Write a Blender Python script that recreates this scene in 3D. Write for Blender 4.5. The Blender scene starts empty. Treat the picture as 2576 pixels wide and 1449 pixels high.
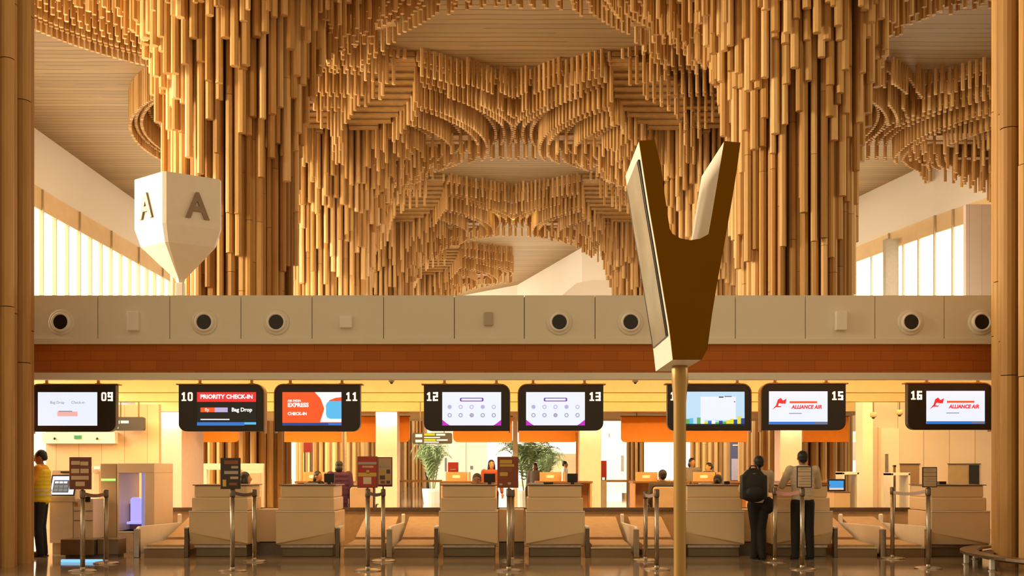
import bpy, bmesh, math, random
from mathutils import Vector, Matrix, noise
random.seed(7)
S = bpy.context.scene
COL = S.collection
F = 2608.0; CXP = 1288.0; HY = 1182.0; EYE = 1.42
# ---------------------------------------------------------------- camera, world, exposure
cam = bpy.data.objects.new('camera', bpy.data.cameras.new('camera')); COL.objects.link(cam)
cam.location = (0, 0, EYE); cam.rotation_euler = (math.pi/2, 0, 0)
cam.data.sensor_width = 36; cam.data.lens = 36*F/2576
cam.data.shift_y = (HY-724.5)/2576
cam.data.clip_end = 400
S.camera = cam
S.view_settings.view_transform = 'Standard'; S.view_settings.look = 'None'
S.view_settings.exposure = 0.0; S.view_settings.gamma = 1.0; S.view_settings.use_curve_mapping = False
W = bpy.data.worlds.new('world'); S.world = W; W.use_nodes = True
W.node_tree.nodes['Background'].inputs[0].default_value = (1.0, .74, .42, 1)
W.node_tree.nodes['Background'].inputs[1].default_value = .68

def area(name, loc, rot, sx, sy, power, col):
    d = bpy.data.lights.new(name, 'AREA'); d.shape = 'RECTANGLE'; d.size = sx; d.size_y = sy
    d.energy = power; d.color = col
    o = bpy.data.objects.new(name, d); COL.objects.link(o); o.location = loc; o.rotation_euler = rot
    return o
PI = math.pi
# left: daylight from the glazed wall; right: unseen fill added for the canopy
for nm, loc, rot, w, h, pw, sp in (('left_window_light', (-23.6, 27, 10), (0, -PI/2+.30, 0), 9, 38, 13500, 2.3), ('right_fill_light', (31, 24, 10), (0, PI/2-.30, 0), 9, 30, 1800, 2.3)):
    L_ = area(nm, loc, rot, w, h, pw, (1, .80, .50)); L_.data.spread = sp
def flood(name, loc, aim, power, col=(1, .84, .60), cone=1.6):
    d = bpy.data.lights.new(name, 'SPOT'); d.energy = power; d.color = col; d.spot_size = cone; d.spot_blend = .6; d.shadow_soft_size = .3
    o = bpy.data.objects.new(name, d); COL.objects.link(o); o.location = loc
    o.rotation_euler = (Vector(aim)-Vector(loc)).to_track_quat('-Z', 'Y').to_euler()
flood('arch_uplight', (.1, 66.5, 16.9), (.1, 68.2, 18.9), 160, (1, .70, .22), 2.2)

# ---------------------------------------------------------------- materials
MATS = {}
def mat(name, col, rough=.6, metal=0, var=.06, scale=6, emit=None, es=0, bump=0, spec=.5, stretch=None):
    if name in MATS: return MATS[name]
    m = bpy.data.materials.new(name); m.use_nodes = True; nt = m.node_tree
    b = nt.nodes['Principled BSDF']
    b.inputs['Roughness'].default_value = rough; b.inputs['Metallic'].default_value = metal
    b.inputs['Specular IOR Level'].default_value = spec
    tc = nt.nodes.new('ShaderNodeTexCoord'); nz = nt.nodes.new('ShaderNodeTexNoise')
    nz.inputs['Scale'].default_value = scale; nz.inputs['Detail'].default_value = 3
    if stretch:
        mp = nt.nodes.new('ShaderNodeMapping'); mp.inputs['Scale'].default_value = stretch
        nt.links.new(tc.outputs['Object'], mp.inputs[0]); nt.links.new(mp.outputs[0], nz.inputs[0])
    else:
        nt.links.new(tc.outputs['Object'], nz.inputs[0])
    r = nt.nodes.new('ShaderNodeValToRGB')
    r.color_ramp.elements[0].position = .3; r.color_ramp.elements[1].position = .7
    r.color_ramp.elements[0].color = tuple(c*(1-var) for c in col)+(1,)
    r.color_ramp.elements[1].color = tuple(min(1, c*(1+var)) for c in col)+(1,)
    nt.links.new(nz.outputs[0], r.inputs[0]); nt.links.new(r.outputs[0], b.inputs['Base Color'])
    if emit:
        b.inputs['Emission Color'].default_value = tuple(emit)+(1,); b.inputs['Emission Strength'].default_value = es
    if bump:
        bp = nt.nodes.new('ShaderNodeBump'); bp.inputs['Strength'].default_value = bump
        nt.links.new(nz.outputs[0], bp.inputs['Height']); nt.links.new(bp.outputs[0], b.inputs['Normal'])
    MATS[name] = m
    return m

def mat_bamboo():
    m = bpy.data.materials.new('bamboo'); m.use_nodes = True; nt = m.node_tree; N = nt.nodes; L = nt.links
    b = N['Principled BSDF']; b.inputs['Roughness'].default_value = .55; b.inputs['Specular IOR Level'].default_value = .25
    at = N.new('ShaderNodeAttribute'); at.attribute_name = 'tint'
    r = N.new('ShaderNodeValToRGB'); e = r.color_ramp.elements
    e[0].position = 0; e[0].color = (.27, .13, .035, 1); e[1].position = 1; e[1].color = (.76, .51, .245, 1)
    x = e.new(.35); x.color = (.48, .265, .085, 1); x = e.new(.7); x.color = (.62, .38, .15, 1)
    L.new(at.outputs['Fac'], r.inputs[0])
    tc = N.new('ShaderNodeTexCoord'); mp = N.new('ShaderNodeMapping'); mp.inputs['Scale'].default_value = (9, 9, .6)
    nz = N.new('ShaderNodeTexNoise'); nz.inputs['Scale'].default_value = 2; nz.inputs['Detail'].default_value = 4
    L.new(tc.outputs['Object'], mp.inputs[0]); L.new(mp.outputs[0], nz.inputs[0])
    mx = N.new('ShaderNodeMix'); mx.data_type = 'RGBA'; mx.blend_type = 'MULTIPLY'; mx.inputs[0].default_value = .35
    r2 = N.new('ShaderNodeValToRGB'); r2.color_ramp.elements[0].color = (.6, .5, .4, 1); r2.color_ramp.elements[0].position = .3
    r2.color_ramp.elements[1].position = .65
    L.new(nz.outputs[0], r2.inputs[0]); L.new(r.outputs[0], mx.inputs[6]); L.new(r2.outputs[0], mx.inputs[7])
    L.new(mx.outputs[2], b.inputs['Base Color'])
    return m
BAMBOO = mat_bamboo()

def mat_lines(name, base, dark, axis, spacing, width, rough=.6, wob=.0, var=.12, nscale=(1, 1, 1)):
    """boards laid side by side: thin dark joints every `spacing` metres along `axis`"""
    m = bpy.data.materials.new(name); m.use_nodes = True; nt = m.node_tree; N = nt.nodes; L = nt.links
    b = N['Principled BSDF']; b.inputs['Roughness'].default_value = rough; b.inputs['Specular IOR Level'].default_value = .3
    tc = N.new('ShaderNodeTexCoord'); sp = N.new('ShaderNodeSeparateXYZ'); L.new(tc.outputs['Object'], sp.inputs[0])
    d = N.new('ShaderNodeMath'); d.operation = 'DIVIDE'; d.inputs[1].default_value = spacing
    if wob:
        nz0 = N.new('ShaderNodeTexNoise'); nz0.inputs['Scale'].default_value = .25; L.new(tc.outputs['Object'], nz0.inputs[0])
        ma = N.new('ShaderNodeMath'); ma.operation = 'MULTIPLY_ADD'; ma.inputs[1].default_value = wob
        L.new(nz0.outputs[0], ma.inputs[0]); L.new(sp.outputs[axis], ma.inputs[2]); L.new(ma.outputs[0], d.inputs[0])
    else:
        L.new(sp.outputs[axis], d.inputs[0])
    fr = N.new('ShaderNodeMath'); fr.operation = 'FRACT'; L.new(d.outputs[0], fr.inputs[0])
    lt = N.new('ShaderNodeMath'); lt.operation = 'LESS_THAN'; lt.inputs[1].default_value = width; L.new(fr.outputs[0], lt.inputs[0])
    fl = N.new('ShaderNodeMath'); fl.operation = 'FLOOR'; L.new(d.outputs[0], fl.inputs[0])
    wn = N.new('ShaderNodeTexWhiteNoise'); wn.noise_dimensions = '1D'; L.new(fl.outputs[0], wn.inputs['W'])
    mp = N.new('ShaderNodeMapping'); mp.inputs['Scale'].default_value = nscale; L.new(tc.outputs['Object'], mp.inputs[0])
    nz = N.new('ShaderNodeTexNoise'); nz.inputs['Scale'].default_value = 1.5; L.new(mp.outputs[0], nz.inputs[0])
    ad = N.new('ShaderNodeMath'); ad.operation = 'ADD'; L.new(nz.outputs[0], ad.inputs[0]); L.new(wn.outputs[0], ad.inputs[1])
    r = N.new('ShaderNodeValToRGB'); r.color_ramp.elements[0].position = .3; r.color_ramp.elements[1].position = 1.0
    r.color_ramp.elements[0].color = tuple(c*(1-var) for c in base)+(1,); r.color_ramp.elements[1].color = tuple(c*(1+var) for c in base)+(1,)
    hf = N.new('ShaderNodeMath'); hf.operation = 'MULTIPLY'; hf.inputs[1].default_value = .65; L.new(ad.outputs[0], hf.inputs[0])
    L.new(hf.outputs[0], r.inputs[0])
    gate = N.new('ShaderNodeMath'); gate.operation = 'MULTIPLY'
    gt = N.new('ShaderNodeMath'); gt.operation = 'GREATER_THAN'; gt.inputs[1].default_value = .42 if wob else -1
    L.new(nz.outputs[0], gt.inputs[0]); L.new(lt.outputs[0], gate.inputs[0]); L.new(gt.outputs[0], gate.inputs[1])
    mx = N.new('ShaderNodeMix'); mx.data_type = 'RGBA'; L.new(gate.outputs[0], mx.inputs[0])
    L.new(r.outputs[0], mx.inputs[6]); mx.inputs[7].default_value = tuple(dark)+(1,)
    L.new(mx.outputs[2], b.inputs['Base Color'])
    return m
CEIL = mat_lines('ceiling_slats', (.31, .20, .088), (.15, .085, .032), 1, .42, .13, wob=.25, nscale=(.15, 2, 1))
SLAT = mat('slat_board', (.40, .225, .075), .6, var=.15, scale=3)
PANELJ = mat_lines('panel_wall', (.82, .68, .60), (.35, .25, .15), 0, .62, .02, var=.04)
CURTAINJ = mat_lines('beige_panels', (.62, .44, .30), (.3, .2, .1), 0, .55, .02, var=.05)

def mat_brick():
    m = bpy.data.materials.new('brick_band'); m.use_nodes = True; nt = m.node_tree; N = nt.nodes; L = nt.links
    b = N['Principled BSDF']; b.inputs['Roughness'].default_value = .7
    tc = N.new('ShaderNodeTexCoord'); mp = N.new('ShaderNodeMapping'); mp.inputs['Rotation'].default_value = (PI/2, 0, 0)
    L.new(tc.outputs['Object'], mp.inputs[0])
    br = N.new('ShaderNodeTexBrick'); L.new(mp.outputs[0], br.inputs[0])
    br.inputs['Color1'].default_value = (.47, .122, .004, 1); br.inputs['Color2'].default_value = (.39, .098, .003, 1)
    br.inputs['Mortar'].default_value = (.28, .065, .003, 1); br.inputs['Scale'].default_value = 1
    br.inputs['Mortar Size'].default_value = .004; br.inputs['Brick Width'].default_value = .44; br.inputs['Row Height'].default_value = .16
    br.inputs['Bias'].default_value = -.2
    L.new(br.outputs[0], b.inputs['Base Color'])
    return m
BRICK = mat_brick()
def mat_floor():
    m = bpy.data.materials.new('polished_floor'); m.use_nodes = True; nt = m.node_tree; N = nt.nodes; L = nt.links
    b = N['Principled BSDF']; b.inputs['Roughness'].default_value = .09; b.inputs['Specular IOR Level'].default_value = .9
    tc = N.new('ShaderNodeTexCoord'); br = N.new('ShaderNodeTexBrick'); L.new(tc.outputs['Object'], br.inputs[0])
    br.offset = 0; br.inputs['Color1'].default_value = (.36, .27, .18, 1); br.inputs['Color2'].default_value = (.30, .22, .15, 1)
    br.inputs['Mortar'].default_value = (.17, .12, .07, 1); br.inputs['Scale'].default_value = 1
    br.inputs['Mortar Size'].default_value = .006; br.inputs['Brick Width'].default_value = 1.2; br.inputs['Row Height'].default_value = .9
    nz = N.new('ShaderNodeTexNoise'); nz.inputs['Scale'].default_value = 40; L.new(tc.outputs['Object'], nz.inputs[0])
    mx = N.new('ShaderNodeMix'); mx.data_type = 'RGBA'; mx.blend_type = 'MULTIPLY'; mx.inputs[0].default_value = .25
    L.new(br.outputs[0], mx.inputs[6]); L.new(nz.outputs[0], mx.inputs[7]); L.new(mx.outputs[2], b.inputs['Base Color'])
    return m
FLOOR = mat_floor()
WHITE = mat('white_panel', (.80, .74, .62), .55, var=.02, scale=.5)
WHITE2 = mat('white_wall', (.86, .82, .74), .6, var=.02, scale=.3)
FRIEZE = mat('frieze_beige', (.80, .60, .34), .6, var=.05, scale=1)
GLOW = mat('daylit_glass', (.8, .8, .8), .3, emit=(1, .88, .66), es=4.5)
MULL = mat('mullion_white', (.50, .40, .26), .5)
COUNTER = mat('counter_cream', (.80, .60, .37), .45, var=.02, scale=2)
COUNTERTOP = mat('counter_top_brown', (.20, .11, .05), .4)
CREAM = mat('cream_paint', (.84, .66, .60), .5, var=.03)
STEEL = mat('brushed_steel', (.42, .35, .27), .32, 1, var=.1, scale=20)
STEELD = mat('dark_steel', (.16, .12, .09), .4, .8, var=.1, scale=20)
BELTM = mat('conveyor_belt', (.50, .33, .19), .6, var=.08, scale=10)
BLACK = mat('black_plastic', (.012, .009, .007), .35)
DARKB = mat('display_casing', (.018, .011, .007), .4)
BRONZE = mat('bronze_trim', (.25, .13, .045), .4, .6)
ORANGE = mat('orange_panel', (.86, .27, .006), .45, var=.04)
BRONZEP = mat('ochre_paint', (.17, .068, .0), .9, var=.04, scale=2, spec=.05)
SIGNW = mat('sign_white', (.88, .84, .78), .4, var=.02)
LETTER = mat('letter_grey', (.30, .22, .16), .5)
NUMW = mat('number_white', (.9, .9, .9), .5, emit=(1, .97, .9), es=.75)
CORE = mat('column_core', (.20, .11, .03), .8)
COVE = mat('cove_ceiling', (.88, .72, .42), .6, var=.03)
LED = mat('led_strip', (1, .8, .5), .5, emit=(1, .68, .24), es=44)
SPOT = mat('downlight_glow', (1, .9, .7), .5, emit=(1, .74, .42), es=14)
GLASSY = mat('dark_glass', (.36, .33, .26), .25, .0, var=.3, scale=1.2)

def em(name, col, s=1.0):
    return mat(name, tuple(c*.2 for c in col), .3, emit=col, es=s, var=.02)
SCRW = em('screen_white', (.82, .88, 1.0), .98)

# ---------------------------------------------------------------- geometry helpers
class MB:
    def __init__(s): s.v = []; s.f = []; s.t = []; s.tint = .5
    def add(s, vs, fs):
        n = len(s.v); s.v += [tuple(v) for v in vs]; s.f += [tuple(i+n for i in f) for f in fs]; s.t += [s.tint]*len(fs)
        return s
    def box(s, x0, x1, y0, y1, z0, z1):
        return s.add([(x0,y0,z0),(x1,y0,z0),(x1,y1,z0),(x0,y1,z0),(x0,y0,z1),(x1,y0,z1),(x1,y1,z1),(x0,y1,z1)],
                     [(0,3,2,1),(4,5,6,7),(0,1,5,4),(1,2,6,5),(2,3,7,6),(3,0,4,7)])
    def prism(s, poly, y0, y1):
        n = len(poly)
        a = sum(poly[i][0]*poly[(i+1)%n][1]-poly[(i+1)%n][0]*poly[i][1] for i in range(n))
        if a < 0: poly = poly[::-1]
        vs = [(x,y0,z) for x,z in poly]+[(x,y1,z) for x,z in poly]
        return s.add(vs, [tuple(range(n)), tuple(range(2*n-1,n-1,-1))]+[(i,i+n,(i+1)%n+n,(i+1)%n) for i in range(n)])
    def prismz(s, poly, z0, z1):
        n = len(poly)
        a = sum(poly[i][0]*poly[(i+1)%n][1]-poly[(i+1)%n][0]*poly[i][1] for i in range(n))
        if a < 0: poly = poly[::-1]
        vs = [(x,y,z0) for x,y in poly]+[(x,y,z1) for x,y in poly]
        return s.add(vs, [tuple(range(n-1,-1,-1)), tuple(range(n,2*n))]+[(i,(i+1)%n,(i+1)%n+n,i+n) for i in range(n)])
    def prismx(s, poly, x0, x1):
        n = len(poly)
        vs = [(x0,y,z) for y,z in poly]+[(x1,y,z) for y,z in poly]
        return s.add(vs, [tuple(range(n-1,-1,-1)), tuple(range(n,2*n))]+[(i,(i+1)%n,(i+1)%n+n,i+n) for i in range(n)])
    def cyl(s, p0, p1, r0, r1=None, n=12):
        r1 = r0 if r1 is None else r1
        p0 = Vector(p0); p1 = Vector(p1); d = (p1-p0).normalized()
        a = d.orthogonal().normalized(); b = d.cross(a)
        vs = []
        for p, r in ((p0, r0), (p1, r1)):
            for i in range(n):
                t = 2*PI*i/n; vs.append(p+a*math.cos(t)*r+b*math.sin(t)*r)
        return s.add(vs, [tuple(range(n-1,-1,-1)), tuple(range(n,2*n))]+[(i,(i+1)%n,(i+1)%n+n,i+n) for i in range(n)])
    def vtube(s, x, y, z0, z1, r, n, rot=0):
        vs = []
        for z in (z0, z1):
            for i in range(n):
                t = rot+2*PI*i/n; vs.append((x+math.cos(t)*r, y+math.sin(t)*r, z))
        return s.add(vs, [tuple(range(n-1,-1,-1))]+[(i,(i+1)%n,(i+1)%n+n,i+n) for i in range(n)])
    def lathe(s, cx, cy, prof, n=24):
        vs = []
        for r, z in prof:
            for i in range(n):
                t = 2*PI*i/n; vs.append((cx+math.cos(t)*r, cy+math.sin(t)*r, z))
        m = len(prof)
        fs = [(j*n+i, j*n+(i+1)%n, (j+1)*n+(i+1)%n, (j+1)*n+i) for j in range(m-1) for i in range(n)]
        fs += [tuple(range(n-1,-1,-1)), tuple(range((m-1)*n, m*n))]
        return s.add(vs, fs)
    def lathey(s, cx, cz, prof, n=24):
        """rings about a Y axis: prof = (radius, y)"""
        vs = []
        for r, y in prof:
            for i in range(n):
                t = 2*PI*i/n; vs.append((cx+math.cos(t)*r, y, cz+math.sin(t)*r))
        m = len(prof)
        fs = [(j*n+i, (j+1)*n+i, (j+1)*n+(i+1)%n, j*n+(i+1)%n) for j in range(m-1) for i in range(n)]
        fs += [tuple(range(n)), tuple(range(m*n-1, (m-1)*n-1, -1))]
        return s.add(vs, fs)
    def path(s, pts, r, n=8):
        for a, b in zip(pts[:-1], pts[1:]): s.cyl(a, b, r, n=n)
        return s
    def ball(s, c, rx, ry=None, rz=None, n=12, m=8, rot=None):
        ry = rx if ry is None else ry; rz = rx if rz is None else rz
        vs = []; c = Vector(c)
        for j in range(1, m):
            ph = PI*j/m
            for i in range(n):
                t = 2*PI*i/n; v = Vector((rx*math.sin(ph)*math.cos(t), ry*math.sin(ph)*math.sin(t), rz*math.cos(ph)))
                if rot: v = rot @ v
                vs.append(c+v)
        top = Vector((0,0,rz)); bot = Vector((0,0,-rz))
        if rot: top = rot @ top; bot = rot @ bot
        vs += [c+top, c+bot]; T = len(vs)-2; B = T+1
        fs = [(j*n+i, (j+1)*n+i, (j+1)*n+(i+1)%n, j*n+(i+1)%n) for j in range(m-2) for i in range(n)]
        fs += [(T, i, (i+1)%n) for i in range(n)]+[(B, (m-2)*n+(i+1)%n, (m-2)*n+i) for i in range(n)]
        return s.add(vs, fs)
    def build(s, name, m, parent=None, bevel=0, smooth=False, seg=2, **props):
        if parent is not None: o0 = worldloc(parent)
        else:
            xs = [v[0] for v in s.v]; ys = [v[1] for v in s.v]; zs = [v[2] for v in s.v]
            o0 = Vector(((min(xs)+max(xs))/2, (min(ys)+max(ys))/2, min(zs)))
            if props.get('kind') == 'structure': o0 = Vector((0, 0, 0))
        me = bpy.data.meshes.new(name)
        me.from_pydata([(v[0]-o0[0], v[1]-o0[1], v[2]-o0[2]) for v in s.v], [], s.f)
        if m is BAMBOO:
            a = me.attributes.new('tint', 'FLOAT', 'FACE'); a.data.foreach_set('value', s.t)
        if bevel:
            bm = bmesh.new(); bm.from_mesh(me); bmesh.ops.remove_doubles(bm, verts=bm.verts, dist=1e-5)
            es = [e for e in bm.edges if len(e.link_faces) == 2 and e.calc_face_angle(0) > .5]
            bmesh.ops.bevel(bm, geom=es, offset=bevel, segments=seg, profile=.5, affect='EDGES', clamp_overlap=True)
            bm.to_mesh(me); bm.free()
        me.materials.append(m)
        if smooth:
            me.polygons.foreach_set('use_smooth', [True]*len(me.polygons))
        o = bpy.data.objects.new(name, me); COL.objects.link(o)
        if parent is not None: o.parent = parent
        else: o.location = o0
        for k, v in props.items():
            if v: o[k] = v
        return o
def worldloc(o):
    v = Vector((0,0,0))
    while o is not None: v += o.location; o = o.parent
    return v
def thing(name, loc, label, cat, group=None):
    o = bpy.data.objects.new(name, None); COL.objects.link(o); o.location = loc; o.empty_display_size = .2
    o['label'] = label; o['category'] = cat
    if group: o['group'] = group
    return o
KIDS = {}
def kids(o): return [c for c in COL.objects if c.parent is o]
def copy_tree(o, loc, rz=0, label=None):
    def rec(a, par):
        c = a.copy(); COL.objects.link(c); c.parent = par
        for k in kids(a): rec(k, c)
        return c
    c = rec(o, None); c.location = loc; c.rotation_euler.z = rz
    if label: c['label'] = label
    return c
def sc(Y): return F/Y
def X(px, Y): return (px-CXP)*Y/F
def Z(py, Y): return EYE+(HY-py)*Y/F
def text(body, size, m, name, parent, loc, rot=(PI/2,0,0), ext=.005, bold=.0, align='CENTER', sx=1.0, shear=0):
    cu = bpy.data.curves.new('t', 'FONT'); cu.body = body; cu.size = size; cu.extrude = ext; cu.offset = bold
    cu.align_x = align; cu.align_y = 'CENTER'; cu.resolution_u = 3; cu.shear = shear
    t = bpy.data.objects.new('t', cu); COL.objects.link(t)
    dg = bpy.context.evaluated_depsgraph_get(); me = bpy.data.meshes.new_from_object(t.evaluated_get(dg))
    bpy.data.objects.remove(t); bpy.data.curves.remove(cu)
    me.materials.clear(); me.materials.append(m)
    R = Matrix.Translation(Vector(loc)-worldloc(parent)) @ (Matrix.Rotation(rot[2],4,'Z') @ Matrix.Rotation(rot[0],4,'X')) @ Matrix.Diagonal((sx,1,1,1))
    me.transform(R)
    o = bpy.data.objects.new(name, me); COL.objects.link(o); o.parent = parent
    return o

# ================================================================= SETTING
CZ = 18.9
MB().box(-32, 40, 2, 125, -.2, 0).build('floor', FLOOR, kind='structure')
MB().box(-24.4, 34, 6, 118, CZ, CZ+.3).build('ceiling', CEIL, kind='structure')
# left wall: plain band, frieze, glazing with mullions, wall below with an added glow strip
LX = -24.4
MB().box(LX-.3, LX, 26, 118, CZ-2.9, CZ).build('wall_left', WHITE2, kind='structure')
MB().box(LX-.3, LX-.06, 26, 118, CZ-4.0, CZ-2.9).build('trim_1', FRIEZE, kind='structure')
MB().box(LX-.3, LX, 26, 118, 0, .5).build('wall_left_low', WHITE2, kind='structure')
MB().box(LX-.25, LX-.15, 26, 118, .5, 5.6).build('low_glow_strip', GLOW, kind='structure')  # unseen emissive strip, added to light the floor and partitions
MB().box(LX-.3, LX, 26, 118, 5.6, 6).build('trim_3', WHITE2, kind='structure')
MB().box(LX-.3, LX-.2, 26, 118, 6, CZ-4.0).build('window_1', GLOW, kind='structure')
mb = MB(); y = 26.0; i = 0
while y < 116:
    mb.box(LX-.2, LX+.04, y, y+.07, 6, CZ-2.9 if i % 3 == 0 else CZ-4.0)
    zt = 9.2+.5*(i % 4); mb.box(LX-.2, LX-.05, y, y+1.5, zt, zt+.06); y += 1.55; i += 1
mb.build('window_1_mullions', MULL, kind='structure')
# right / back wall: polyline in plan
WP = [(27.5, 47), (25.6, 53), (23.9, 58.6), (22.9, 63), (21.7, 68.6), (14, 76), (5.5, 81.5), (0.5, 98), (-5, 104), (-24.4, 114)]
def wallstrip(name, z0, z1, m, out=0.0, th=.25, pts=WP):
    b = MB()
    for (x0, y0), (x1, y1) in zip(pts[:-1], pts[1:]):
        d = Vector((x1-x0, y1-y0)).normalized(); n = Vector((-d.y, d.x))*-1  # outward (away from hall)
        if n.y < 0 and abs(n.y) > abs(n.x): n = -n
        if n.x < 0 and abs(n.x) > abs(n.y): n = -n
        a = [(x0+n.x*out, y0+n.y*out), (x1+n.x*out, y1+n.y*out), (x1+n.x*(out+th), y1+n.y*(out+th)), (x0+n.x*(out+th), y0+n.y*(out+th))]
        b.prismz(a, z0, z1)
    return b.build(name, m, kind='structure')
wallstrip('wall_right', CZ-3.1, CZ, WHITE2)
wallstrip('trim_2', CZ-4.1, CZ-3.1, FRIEZE, .05, .2)
wallstrip('window_2', 7, CZ-4.1, GLOW, .2, .06)
wallstrip('wall_back', 0, .4, WHITE2, 0, .25)
wallstrip('back_glow_strip', .4, 6, mat('soft_glow_white', (.8,.8,.8), .3, emit=(1, .90, .74), es=1.6), .1, .06)  # low back wall given an added glow to whiten the backdrop
wallstrip('trim_4', 6, 7, WHITE2, 0, .25)
mb = MB()
for (x0, y0), (x1, y1) in zip(WP[:-1], WP[1:]):
    L_ = math.hypot(x1-x0, y1-y0); n = max(1, int(L_/1.45))
    for k in range(n):
        px, py = x0+(x1-x0)*k/n, y0+(y1-y0)*k/n
        mb.box(px-.05, px+.05, py-.05, py+.1, 7, CZ-4.1 if k % 3 else CZ-3.1)
mb.build('window_2_mullions', MULL, kind='structure')
# wall end panels right of the glazing
mb = MB().box(X(2430, 52), X(2520, 52), 52.0, 52.3, 6, Z(514, 52))
mb.build('wall_right_panel', PANELJ, kind='structure')
MB().box(X(2224,62)-.0, X(2256,62), 61.7, 62.2, 6, Z(603, 62)).build('wall_right_pier', mat('pier_grey', (.42,.36,.28), .6), kind='structure')
# white stair-like bulkhead far back
b = MB(); Yb = 79.0
b.prism([(X(1400,Yb), Z(755,Yb)), (X(1450,Yb), Z(712,Yb)), (X(1490,Yb), Z(705,Yb)), (X(1548,Yb), Z(705,Yb)), (X(1548,Yb), Z(755,Yb))], Yb, Yb+.5)
b.build('wall_back_bulkhead', WHITE2, kind='structure')

# ================================================================= BAMBOO COLUMNS AND CANOPIES
HP = [(1.0,0),(3.0,15.2),(3.6,15.9),(4.5,16.55),(5.5,17.0),(7.5,17.3),(9.0,17.42),(10,17.7),(11.5,17.9)]
def hprof(r):
    for (a, b), (c, d) in zip(HP[:-1], HP[1:]):
        if r <= c: return b+(d-b)*(r-a)/(c-a)
    return HP[-1][1]
ROWS = [15.3+18*k for k in range(6)]
CXC = .07
LEAVES = []
for k in range(12):
    LEAVES.append((math.radians(30*k), (3.0, 9.7, 1.3) if k in (2, 4, 8, 10) else (2.9, 5.9, .72) if k in (3, 9) else (3.1, 7.4, .9) if k % 2 == 0 else (2.9, 4.8, .45)))
LEAVES = [(a+math.radians(0), p) for a, p in LEAVES]
def in_leaf(dx, dy, grow=0):
    for a, (r0, r1, w) in LEAVES:
        u = dx*math.cos(a)+dy*math.sin(a); v = -dx*math.sin(a)+dy*math.cos(a)
        if r0 < u < r1 and abs(v) < w*math.sin(PI*((u-r0)/(r1-r0))**.8)+grow: return (u-r0)/(r1-r0)
    return None
def lens_open(x, y):
    """the lens of open ceiling in the middle of each bay"""
    for cx in (CXC, CXC+18):
        for ry in ROWS:
            u = abs(x-cx)/6.0; v = y-ry-9
            if u >= 1: continue
            if v < 0 and -v < 5.6*(1-u**2.4): return True
            if v >= 0 and (v/3.0) < 1 and u**.8+(v/3.0)**.8 < 1: return True
def lens_dist(x, y):
    for cx in (CXC, CXC+18):
        for ry in ROWS:
            dx, dy = cx-x, ry+9-y; l = math.hypot(dx, dy)
            if l > 9.5 or l == 0: continue
            for d in (.25, .5, .75, 1.0, 1.3, 1.6, 1.9):
                if lens_open(x+dx/l*d, y+dy/l*d): return d
    return 9
def proj(x, y, z): return CXP+x*F/y, HY-(z-EYE)*F/y
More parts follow.
